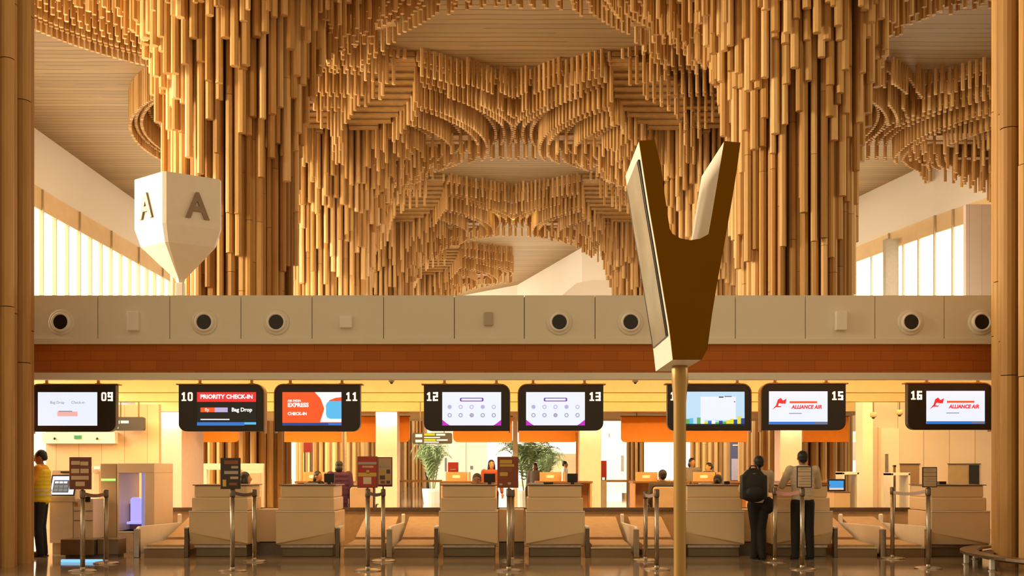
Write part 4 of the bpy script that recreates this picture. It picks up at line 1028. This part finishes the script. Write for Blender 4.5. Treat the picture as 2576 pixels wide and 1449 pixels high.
panel(2120, 2190, 1092, 1108, 42.5, 'lit_shop_sign', 'glowing orange-white shop sign right of display 15', 'sign', mat('shop_glow', (.9,.5,.3), emit=(1,.62,.36), es=1.2), .2)
panel(2120, 2190, 1112, 1158, 43.4, 'white_shop_front', 'white shop front panels under the glowing sign right of display 15', 'shop front', VW, .3, [(2158,1112,2159,1158,TAN,'joint')])
panel(1362, 1378, 1128, 1140, 54, 'yellow_hanging_sign', 'small yellow and black sign near the palm behind display 13', 'sign', mat('sign_yellow', (.75,.5,.02)), .1, [(1362,1128,1376,1131,BLACK,'top_edge')])

# palms
def palm(px, base_py, top_py, Y, w, lab, seed):
    R_ = random.Random(seed); x = X(px, Y); zt_ = Z(top_py, Y)
    t = thing('indoor_palm', (x, Y, 0), lab, 'palm')
    MB().lathe(x, Y, [(.35,0),(.42,.5),(.42,.62),(.36,.62)], 20).build('planter', SIGNW, t)
    tr = MB()
    for k in range(5):
        a = 2*PI*k/5; tr.cyl((x+.08*math.cos(a), Y+.08*math.sin(a), .55), (x+.25*math.cos(a), Y+.25*math.sin(a), zt_*.62), .03, .02, n=6)
    tr.build('stems', mat('palm_stem', (.20,.22,.08)), t)
    b = MB()
    for k in range(46):
        a = R_.uniform(0, 2*PI); z0 = zt_*R_.uniform(.35, .72); L_ = w*R_.uniform(.6, 1.1); rise = (zt_-z0)*R_.uniform(.5, 1.05)
        prev = Vector((x+.12*math.cos(a), Y+.12*math.sin(a), z0)); N = 7
        for i in range(1, N+1):
            u = i/N; p = Vector((x+(.12+L_*u)*math.cos(a), Y+(.12+L_*u)*math.sin(a), z0+rise*math.sin(u*2.2)/math.sin(1.57)))
            sd = Vector((-math.sin(a), math.cos(a), 0)); wl = .30*math.sin(PI*min(.97, u*.85+.1))
            for s_ in (-1, 1):
                for q in (.25, .75):
                    m_ = prev.lerp(p, q); tip = m_+sd*s_*wl+(p-prev)*.9+Vector((0,0,-.10))
                    b.add([m_, m_+(p-prev)*.28, tip], [(0,1,2)])
            b.add([prev+sd*.008, prev-sd*.008, p-sd*.008, p+sd*.008], [(0,1,2,3)])
            prev = p
    b.build('fronds', mat('palm_green', (.20,.29,.14), .5, var=.3), t)
palm(1087, 1210, 1112, 44, .75, 'leafy green palm in a planter behind display 12, by the standing traveller', 3)
palm(1322, 1210, 1108, 40, 1.15, 'large grey-green palm between displays 12 and 13', 5)
palm(1368, 1210, 1125, 45, .8, 'smaller grey-green palm just under display 13', 9)

# opposite desks with their clutter
WOOD = mat('desk_wood', (.60,.32,.14), .5, var=.1, scale=8); WOODD = mat('desk_wood_dark', (.22,.09,.03), .5)
def make_desk():
    t = thing('service_desk', (0,0,0), 'x', 'desk', 'wooden service desks on the far side of the island')
    for sx in (-.62, .60): MB().box(sx-.02, sx+.02, 0, .8, 0, 1.12).build('side_panel', WOOD, t)
    MB().box(-.66, .64, -.02, .82, 1.12, 1.16).build('desktop', WOODD, t)
    MB().box(-.6, .58, .72, .78, .1, 1.12).build('back_panel', WOOD, t)
    d = MB().box(-.55, -.05, .35, .40, 1.16, 1.37).build('divider', WOOD, t)
    MB().box(.0-.02, .02, .05, .40, 1.16, 1.37).build('divider_side', WOOD, t)
    MB().prism(rounded(-.40, -.22, 1.23, 1.30, .03, ('tl','tr','bl','br')), .342, .35).build('emblem', VW, d)
    MB().box(-.50, -.25, .1, .6, .12, .5).build('cabinet', BLACK, t, bevel=.01)
    MB().box(-.48, -.27, .085, .1, .36, .46).build('cabinet_panel', GRY, t)
    return t
dp = make_desk(); first = True
for px, lb in ((815, 'behind the counter under display 11'), (1180, 'behind the seated man under display 12'), (1420, 'behind the counter under display 13'), (1665, 'before the seated man near the tall pole'), (1812, 'behind the counter under display 14'), (2040, 'behind the counter under display 15')):
    o = dp if first else copy_tree(dp, (0,0,0)); first = False
    o.location = (X(px, 23.5), 23.5, 0); o['label'] = 'wooden service desk with a divider board '+lb
def monitor(a, b_, c, d, Y, lab, lit=None, wood=None):
    zb = Z(d, Y); t = thing('desk_monitor', (X((a+b_)/2,Y), Y, zb), lab, 'monitor')
    MB().box(X(a,Y), X(b_,Y), Y, Y+.04, zb+.03, Z(c,Y)).build('screen_back' if not lit else 'bezel', BLACK, t, bevel=.008)
    if lit: MB().box(X(a+3,Y), X(b_-3,Y), Y-.004, Y, zb+.06, Z(c+3,Y)).build('screen', lit, t)
    xm = X((a+b_)/2, Y); MB().box(xm-.03, xm+.03, Y+.04, Y+.07, zb, zb+.12).box(xm-.1, xm+.1, Y-.02, Y+.12, zb, zb+.012).build('stand', BLACK, t)
CT = Z(1219.5, CY)
for a, b_, lb in ((815, 841, 'black monitor back on the counter under display 11'), (1217, 1246, 'black monitor back on the counter beside the peering seated person'), (1427, 1453, 'black monitor back at the end of the counter nearest the square column'), (2040, 2064, 'black monitor back on the counter under display 15, beside the leaning man')):
    Ym = 17.5; h = .17
    x0, x1 = X(a, Ym), X(b_, Ym); t = thing('desk_monitor', ((x0+x1)/2, Ym, CT), lb, 'monitor')
    MB().box(x0, x1, Ym, Ym+.04, CT+.03, CT+.03+h-.02).build('screen_back', BLACK, t, bevel=.008)
    MB().box((x0+x1)/2-.03, (x0+x1)/2+.03, Ym+.0, Ym+.07, CT, CT+.04).build('stand', BLACK, t)
# papers and keyboards
for a, b_, Y, nm, lb, m, h in ((765, 795, 17.4, 'paper_stack', 'pale blue paper stack on the counter under display 11', mat('paper_blue', (.55,.62,.78)), .02), (1330, 1368, 17.4, 'paper_stack', 'pale blue paper stack beside a flat black device', mat('paper_blue', (.5,.6,.8)), .02),
                        (1366, 1392, 17.45, 'hand_stapler', 'flat black device on the counter under display 13', BLACK, .035), (1762, 1792, 17.4, 'paper_stack', 'pale paper stack on the counter under display 14', mat('paper_blue', (.5,.6,.8)), .02), (2363, 2381, 17.3, 'black_cap', 'small black rounded object on the counter under display 16', BLACK, .05),
                        (1110, 1185, 17.5, 'paper_stack', 'long white sheet on the counter under display 12', VW, .012), (1822, 1836, 17.4, 'desk_phone', 'small black desk phone on the counter under display 14', BLACK, .05)):
    MB().box(X(a,Y), X(b_,Y), Y, Y+.2, CT, CT+h).build(nm, m, bevel=min(.006, h*.4), label=lb, category=nm.replace('_', ' ').split()[-1])
Yq = 20.75
t = thing('side_cabinet', (X(2102,Yq), Yq, 0), 'low cream cabinet carrying the blue monitor, right of display 15 counter', 'cabinet')
MB().box(X(2085,Yq), X(2124,Yq), Yq-.35, Yq+.2, 0, Z(1238,Yq)).build('body', COUNTER, t, bevel=.01)
MB().box(X(2085,Yq)-.01, X(2124,Yq)+.01, Yq-.36, Yq+.21, Z(1238,Yq), Z(1236,Yq)).build('top', COUNTERTOP, t)
t = thing('blue_monitor', (X(2100,Yq), Yq, Z(1236,Yq)), 'monitor showing a blue sea picture on the low cream cabinet', 'monitor')
MB().box(X(2078,Yq), X(2121,Yq), Yq-.1, Yq-.05, Z(1236,Yq), Z(1205,Yq)).build('bezel', BLACK, t, bevel=.006)
sc2 = MB().box(X(2082,Yq), X(2118,Yq), Yq-.105, Yq-.1, Z(1232,Yq), Z(1209,Yq)).build('screen', em('sea_blue', (.04,.30,.75), 1), t)
MB().box(X(2082,Yq), X(2118,Yq), Yq-.108, Yq-.105, Z(1232,Yq), Z(1227,Yq)).build('picture_sand', em('sand_white', (.75,.6,.5), .9), sc2)
# big chair backs behind the counters
def make_chair(sh):
    t = thing('office_chair', (0,0,0), 'x', 'chair', 'office chairs behind the counters')
    MB().prism(rounded(-.23, .23, sh+.12, sh+.58, .06, ('tl','tr','bl','br')), .20, .26).build('backrest', mat('chair_tan', (.62,.44,.28)), t, bevel=.015)
    MB().prism(rounded(-.255, .255, sh+.10, sh+.61, .07, ('tl','tr','bl','br')), .19, .22).build('back_shell', BLACK, t, bevel=.008)
    MB().box(-.24, .24, -.24, .22, sh-.06, sh).build('seat', BLACK, t, bevel=.02)
    MB().vtube(0, 0, .08, sh-.05, .03, 10).build('gas_post', STEELD, t)
    for k in range(5):
        a = 2*PI*k/5+.3; MB().cyl((0,0,.10), (.27*math.cos(a), .27*math.sin(a), .05), .022, .014, n=8).ball((.27*math.cos(a), .27*math.sin(a), .028), .028, n=8, m=6).build('leg', STEELD, t)
    for s_ in (-1, 1): MB().path([(s_*.25, .18, sh+.0), (s_*.28, .1, sh+.22), (s_*.28, -.14, sh+.22)], .016).build('armrest', BLACK, t)
    return t
# ================================================================= PEOPLE
SKIN = mat('skin_brown', (.30,.13,.055), .5, var=.05, scale=12); SKIN2 = mat('skin_tan', (.45,.23,.11), .5, var=.05, scale=12)
HAIR = mat('hair_black', (.008,.006,.005), .45, var=.3, scale=40); EYEW = mat('eye_white', (.6,.55,.5), .3); LIP = mat('lip', (.28,.08,.05), .5)
def remesh(o, vox, sm=2):
    m = o.modifiers.new('r', 'REMESH'); m.mode = 'VOXEL'; m.voxel_size = vox; m.use_smooth_shade = True
    if sm:
        c = o.modifiers.new('s', 'SMOOTH'); c.factor = .5; c.iterations = sm
    dg = bpy.context.evaluated_depsgraph_get(); me = bpy.data.meshes.new_from_object(o.evaluated_get(dg))
    o.modifiers.clear(); mm = o.data.materials[0]; o.data = me
    if not me.materials: me.materials.append(mm)
    me.polygons.foreach_set('use_smooth', [True]*len(me.polygons))
def limb(b, pts, rs, n=10):
    for (p, q, r0, r1) in zip(pts[:-1], pts[1:], rs[:-1], rs[1:]):
        b.cyl(p, q, r0, r1, n=n)
    for p, r in zip(pts, rs): b.ball(p, r, n=n, m=8)
V3 = Vector
def hand(b, wr, el, side, curl=.5, k=1.0):
    """palm, four bent fingers of different length and a thumb from the side of the palm"""
    d = (wr-el).normalized(); s = d.cross(V3((0,0,1)));
    s = s.normalized() if s.length > .1 else V3((0,-1,0))
    nrm = s.cross(d).normalized()
    pc = wr+d*.045*k
    R_ = Matrix((s, nrm, d)).transposed()
    b.ball(pc, .038*k, .016*k, .048*k, rot=R_)
    for i, (off, L_) in enumerate(((-.028, .068), (-.010, .078), (.009, .074), (.027, .058))):
        p0 = pc+d*.036*k+s*off*k; p1 = p0+(d*(1-.25*curl)-nrm*.5*curl)*L_*.5*k; p2 = p1+(d*(1-.9*curl)-nrm*1.0*curl).normalized()*L_*.5*k
        limb(b, [p0, p1, p2], [.0098*k, .0092*k, .0078*k], 8)
    t0 = pc-s*.034*k*side-d*.018*k; t1 = t0-s*.026*k*side+d*.024*k; t2 = t1-s*.004*side*k+d*.028*k
    limb(b, [t0, t1, t2], [.0125*k, .011*k, .009*k], 8)
def person(loc, rz, lab, h=1.70, seated=0, arms=None, shirt=None, long_sleeve=True, legs=None, skin=SKIN, vox=.016, hair='short', head_yaw=0, head_pitch=0, lean=0,
           coat=False, spread=.09, shoes=BLACK, stride=0, slim=1.0, cover=1.0, group=None):
    k = h/1.72
    t = thing('person', (0,0,0), lab, 'person', group)
    dz = (seated-.92*k+.06) if seated else 0
    def U(x, y, z):  # upper-body point, leaning about the hips
        zz = z-.95; yy = y*math.cos(lean)-zz*math.sin(lean); z2 = y*math.sin(lean)+zz*math.cos(lean)
        return V3((x*k, yy*k, (.95+z2)*k+dz))
    sh = {s_: U(s_*.185*slim, 0, 1.42) for s_ in (-1, 1)}
    if arms is None: arms = {}
    A = {}
    for s_ in (-1, 1):
        e_, w_ = arms.get(s_, ((s_*.25, .03, 1.13), (s_*.26, -.06, .89)))
        A[s_] = (sh[s_], U(*e_), U(*w_))
    hip = {s_: V3((s_*.09*k, 0, .90*k+dz)) for s_ in (-1, 1)}
    if seated:
        K = {s_: V3((s_*.13*k, -.42*k, seated+.04)) for s_ in (-1, 1)}; An = {s_: V3((s_*.12*k, -.40*k, .09)) for s_ in (-1, 1)}
    else:
        K = {s_: V3((s_*(spread+.01)*k, -.02-.05*stride*s_, .49*k)) for s_ in (-1, 1)}; An = {s_: V3((s_*(spread+.02)*k, .02-.10*stride*s_, .085)) for s_ in (-1, 1)}
    nb = U(0, .0, 1.47); hc = U(0, -.015, 1.60)
    hr = Matrix.Rotation(head_yaw, 3, 'Z') @ Matrix.Rotation(head_pitch, 3, 'X')
    H = lambda x, y, z: hc+hr @ V3((x*k, y*k, z*k))
    b = MB()
    for i in range(8):
        u = i/7; z = .92+.48*u; w = (.15-.03*math.sin(PI*u))*slim if u < .6 else (.145+.02*(u-.6)/.4)*slim
        b.ball(U(0, 0, z), w*k, .095*k, .08*k, n=14)
    limb(b, [nb-V3((0,0,.05)), nb, hc-V3((0,0,.06*k))], [.07*k, .055*k, .05*k])
    for s_ in (-1, 1):
        limb(b, [U(0,0,1.40), sh[s_]], [.06*k, .055*k])
        limb(b, list(A[s_]), [.052*k, .040*k, .027*k])
        hand(b, A[s_][2], A[s_][1], s_, .55, k)
        limb(b, [hip[s_], K[s_], An[s_]], [.088*k, .058*k, .038*k])
        limb(b, [An[s_], An[s_]+V3((0,-.13*k,-.045))], [.04*k, .033*k])
    b.ball(H(0, .012, .022), .077*k, .095*k, .092*k, n=16, m=12, rot=hr); b.ball(H(0, -.025, -.045), .055*k, .062*k, .068*k, n=14, m=10, rot=hr)
    b.cyl(H(0, -.085, .012), H(0, -.108, -.022), .009*k, .016*k, 8); b.ball(H(0, -.102, -.022), .015*k, .013*k, .011*k, rot=hr)
    b.ball(H(0, -.078, -.055), .024*k, .012*k, .012*k, rot=hr); b.ball(H(0,-.07,-.09), .022*k, .02*k, .018*k, rot=hr)
    for s_ in (-1, 1): b.ball(H(s_*.079, .012, .0), .010*k, .02*k, .032*k, rot=hr)
    body = b.build('body', skin, t); remesh(body, vox, 1)
    if vox < .02:
        for s_ in (-1, 1):
            e_ = MB().ball(H(s_*.030, -.083, .010), .012*k, .009*k, .008*k, rot=hr).build('eye', EYEW, t, smooth=True)
            MB().ball(H(s_*.030, -.091, .010), .0055*k, .003*k, .0055*k, rot=hr).build('iris', HAIR, e_)
            MB().cyl(H(s_*.014, -.090, .030), H(s_*.048, -.082, .032), .0045*k, n=6).build('eyebrow', HAIR, t)
        MB().ball(H(0, -.088, -.055), .022*k, .007*k, .006*k, rot=hr).build('mouth', LIP, t, smooth=True)
    # hair
    b = MB(); b.ball(H(0, .026, .038), .086*k, .098*k, .092*k, n=16, m=12, rot=hr)
    if hair == 'short': b.ball(H(0, .062, -.012), .068*k, .058*k, .062*k, rot=hr)
    if hair == 'tied': b.ball(H(0, .062, -.012), .07*k, .062*k, .07*k, rot=hr).ball(H(0, .13, .0), .045*k, rot=hr)
    if hair == 'long':
        b.ball(H(0, .062, -.05), .085*k, .06*k, .12*k, rot=hr)
        for s_ in (-1, 1): b.ball(H(s_*.075, .0, -.09), .028*k, .045*k, .13*k, rot=hr)
    if hair == 'bob': b.ball(H(0, .07, -.05), .088*k, .065*k, .09*k, rot=hr)
    o = b.build('hair', HAIR, t); remesh(o, .014, 1)
    # shirt
    g = .016 if not coat else .028
    b = MB(); zb = .97 if not coat else .62
    for i in range(9):
        u = i/8; z = zb+(1.41-zb)*u; w = .155*slim if u < .5 else .165*slim
        p = U(0, 0, z) if z > .9 or not seated else U(0, 0, .9)
        b.ball(p, (w+g)*k, (.105+g)*k, .09*k, n=16)
    limb(b, [nb-V3((0,0,.06)), nb-V3((0,0,.015))], [.085*k, .066*k])
    for s_ in (-1, 1):
        limb(b, [U(0,0,1.395), sh[s_]-V3((0,0,.008))], [.075*k, (.062+g*.5)*k])
        a0, a1, a2 = A[s_]
        if long_sleeve: limb(b, [a0, a1, a1.lerp(a2, .9)], [(.058+g)*k, (.047+g*.8)*k, (.034+g*.5)*k])
        else: limb(b, [a0, a0.lerp(a1, .75)], [(.058+g)*k, (.052+g)*k])
    o = b.build('coat' if coat else 'shirt', shirt, t); remesh(o, max(.014, vox), 2)
    # trousers
    b = MB(); b.ball(V3((0, 0, .93*k+dz)), .165*slim*k, .118*k, .10*k, n=16)
    for s_ in (-1, 1):
        b.ball(hip[s_], .10*k, .11*k, .10*k); limb(b, [hip[s_], K[s_], An[s_]-V3((0,0,.03))], [.102*k, .076*k, .062*k])
    o = b.build('trousers', legs or BLACK, t); remesh(o, max(.014, vox), 2)
    for s_ in (-1, 1):
        a = An[s_]; MB().ball((a.x, a.y-.07*k, .045), .048*k, .135*k, .045, n=14).box(a.x-.042*k, a.x+.042*k, a.y-.17*k, a.y+.06*k, 0, .02).build('shoe', shoes, t, smooth=False)
    t.location = loc; t.rotation_euler.z = rz
    return t
CREAMSH = mat('cream_shirt', (.62,.50,.37), .8, var=.05, scale=15); PURP2 = mat('purple_coat', (.075,.018,.065), .8); DARKSH = mat('dark_brown_shirt', (.075,.05,.028), .8)
VEST = mat('hi_vis_yellow', (.82,.62,.02), .6, emit=(.8,.62,.02), es=0.0); ORSL = mat('orange_sleeve', (.80,.38,.02), .7); NAVYT = mat('navy_trousers', (.012,.013,.018), .8, bump=.2); GREYC = mat('grey_clothes', (.20,.17,.16), .8)
BLKT = mat('black_trousers', (.006,.005,.005), .8)
# person in yellow
Yg = 17.0; gx = X(103, Yg)
g = person((gx, Yg, 0), math.radians(-80), 'person in a yellow high-visibility vest with one hand at the chin, by the kiosk', 1.74,
       arms={1: ((.22, -.12, 1.16), (-.02, -.27, 1.20)), -1: ((-.20, -.17, 1.17), (-.03, -.22, 1.43))}, shirt=ORSL, legs=NAVYT, head_pitch=.30, shoes=mat('shoe_brown', (.05,.025,.012), .5), vox=.010)
b = MB()
for i in range(8):
    u = i/7; b.ball(V3((0, 0, .93+.45*u)), .208, .158, .09, n=18)
o = b.build('vest', VEST, None); o.parent = g; o.location = (0, 0, 0); 
me = o.data; remesh(o, .014, 2)
o.matrix_parent_inverse.identity()
print('vest', o.location, min(v.co.z for v in o.data.vertices))
o.location = (0, 0, .84)
for z in (1.00, 1.07):
    q = MB().lathe(0, 0, [(.150, z), (.150, z+.028)], 28); ob = q.build('reflective_band', mat('band_silver', (.65,.58,.40), .4), None); ob.parent = g; ob.location = (0, 0, z); ob.scale = (1.41, 1.07, 1)
# man with backpack
bx_, by_ = X(1908, 16.42), 16.42
p2 = person((bx_, by_, 0), PI, 'person in a pale shirt and black trousers carrying a large black backpack at the counter', 1.64,
       arms={-1: ((-.24, -.16, 1.16), (-.16, -.36, 1.18)), 1: ((.25, -.14, 1.16), (.17, -.35, 1.18))}, shirt=CREAMSH, legs=BLKT, spread=.035, stride=.5, vox=.010, head_yaw=.25)
t = thing('backpack', (0,0,0), 'large black backpack worn on the back of the person under the gap by display 14', 'backpack')
BP1 = mat('backpack_black', (.010,.009,.009), .6, bump=.3)
b = MB(); b.ball((0, .02, .26), .175, .115, .25, n=18, m=12).ball((0, .03, .12), .17, .12, .13, n=18).box(-.165, .165, -.07, .10, .04, .40)
o = b.build('bag_body', BP1, t); remesh(o, .014, 4)
b = MB().ball((0, .12, .14), .12, .05, .11, n=14); b.build('front_pocket', BP1, t, smooth=True)
MB().path([(-.05, -.02, .49), (-.03, .02, .535), (.03, .02, .535), (.05, -.02, .49)], .009).build('grab_handle', BP1, t)
MB().cyl((-.006, .115, .42), (.03, .112, .415), .006).build('zip_tag', STEEL, t)
for s_ in (-1,):
    MB().path([(s_*.10, -.06, .47), (s_*.12, -.20, .52), (s_*.135, -.33, .40), (s_*.14, -.34, .22), (s_*.13, -.2, .10), (s_*.11, -.06, .08)], .016).build('shoulder_strap', BP1, t)
t.location = (X(1893, 16.2), 16.24, .93); t.rotation_euler.z = PI
t.scale = (1.2, 1.1, 1.05); t.location = (bx_-.13, by_-.20, .92); t.rotation_euler.z = PI
for c in kids(t): c.location.z += 0
t = thing('waist_bag', (bx_+.16, by_-.05, .78), 'black jacket folded over the hip of the person with the backpack', 'jacket')
b = MB().ball((bx_+.13, by_-.03, .86), .12, .13, .14, n=14); o = b.build('jacket', BLKT, t, smooth=True)
t.name = 'folded_jacket'
# man in pale shirt leaning on the counter
mx_, my_ = X(2019, 16.40), 16.40
person((mx_, my_, 0), PI, 'person in a pale shirt and black trousers leaning on the counter under display 15', 1.72,
       arms={-1: ((-.29, -.14, 1.17), (-.20, -.40, 1.16)), 1: ((.29, -.14, 1.17), (.22, -.40, 1.16))}, shirt=CREAMSH, legs=BLKT, spread=.10, vox=.010, slim=1.08)
t = thing('carry_on_bag', (X(1917, 16.62), 16.62, 0), 'small dark green and tan trolley bag beside the person with the backpack', 'bag')
MB().box(X(1908,16.62), X(1926,16.62), 16.6, 16.78, .12, .62).build('case', mat('olive_fabric', (.07,.08,.025), .8), t, bevel=.02)
MB().box(X(1908,16.62), X(1926,16.62), 16.585, 16.6, .14, .34).build('front_pocket', TAN, t, bevel=.006)
for x_ in (1910, 1924): MB().ball((X(x_,16.62), 16.69, .05), .05, n=12, m=8).build('wheel', BLACK, t)
for x_ in (1911, 1923): MB().vtube(X(x_,16.62), 16.76, .1, .82, .008, 8).build('pull_bar', STEEL, t)
MB().box(X(1909,16.62), X(1925,16.62), 16.75, 16.78, .81, .84).build('handle', BLACK, t)
# staff and travellers
TY = dict(vox=.02)
SEAT = .56
person((X(853,20.9), 20.95, 0), math.radians(205), 'person in a dark purple coat with short hair behind the counter under display 11', 1.60, shirt=PURP2, coat=True, legs=PURP2, hair='bob', skin=SKIN2, head_yaw=-.4, slim=1.1, **TY)
person((X(778,21.6), 21.7, 0), math.radians(60), 'person in black with a black head covering bending over the desk behind display 11', 1.62, seated=.62, lean=.35, shirt=BLKT, legs=BLKT, hair='bob', **TY)
person((X(1200,18.5), 18.5, 0), 0, 'person with short black hair peering over the counter under display 12', 1.70, seated=.50, shirt=DARKSH, hair='short', vox=.014, head_pitch=.2)
person((X(1236,24.8), 24.8, 0), math.radians(10), 'person with long black hair facing the hall behind the counter under display 12', 1.66, shirt=mat('brown_red_top', (.30,.06,.03), .8), hair='long', skin=SKIN2, vox=.016)
person((X(1666,21.1), 21.1, 0), math.radians(172), 'person in a dark brown shirt seated with the back turned, next to the tall pole', 1.74, seated=.55, shirt=DARKSH, legs=BLKT, hair='short', slim=1.1, head_yaw=.3, **TY)
person((X(1741,26.5), 26.5, 0), math.radians(20), 'person in grey standing before the pale lilac board, right of the tall pole', 1.72, shirt=GREYC, legs=GREYC, hair='bob', **TY)
person((X(1783,26.2), 26.2, 0), math.radians(-60), 'person in dark green half hidden behind the desk under display 14', 1.60, shirt=mat('dark_green_cloth', (.03,.045,.03), .8), hair='tied', skin=SKIN2, **TY)
person((X(1806,18.6), 18.6, 0), math.radians(160), 'person with tied-up dark hair sitting low behind the counter under display 14', 1.62, seated=.52, shirt=TAN, hair='tied', **TY)
person((X(617,18.7), 18.7, 0), math.radians(100), 'person with dark hair sitting low behind the counter under display 10', 1.66, seated=.55, shirt=mat('lilac_top', (.35,.25,.3), .8), hair='long', skin=SKIN2, **TY)
person((X(1077,70), 70, 0), math.radians(60), 'distant traveller in grey-blue clothes standing by the green palm', 1.72, shirt=mat('slate_cloth', (.06,.06,.08), .8), legs=mat('slate_cloth', (.06,.06,.08), .8), hair='short', coat=True, vox=.025)
person((X(2180,40), 40, 0), math.radians(-70), 'distant traveller in dark clothes before the white shop front right of display 15', 1.74, shirt=NAVYT, legs=NAVYT, hair='short', coat=True, vox=.025)
person((X(1421,38), 38, 0), math.radians(80), 'distant person in a white shirt near the beige booth under display 13', 1.74, shirt=VW, legs=GREYC, hair='short', skin=SKIN2, vox=.025)
person((X(1346,33), 33, 0), math.radians(-20), 'distant person in dark clothes by the palms just left of display 13 edge'.replace('left of display 13 edge', 'below display 13'), 1.66, shirt=GREYC, hair='bob', seated=.8, vox=.025)
# chairs
ch = make_chair(.50); first = True
for x_, y_, rz_, lb in ((X(1666,21.1), 21.05, PI, 'office chair with a tan back under the person in the brown shirt'), (X(778,21.6), 21.75, 1.0, 'office chair under the person in black behind display 11'), (X(1200,18.5), 18.55, 0, 'office chair under the person peering over the counter'),
                     (X(1806,18.6), 18.6, PI, 'office chair under the person with tied-up hair behind display 14 counter'), (X(617,18.7), 18.7, 1.7, 'office chair under the low-sitting person behind the black notice'), (X(913,20.9), 20.95, PI, 'empty office chair with a tan back behind the belt under display 11')):
    o = ch if first else copy_tree(ch, (0,0,0)); first = False
    o.location = (x_, y_, .0); o.rotation_euler.z = rz_; o['label'] = lb
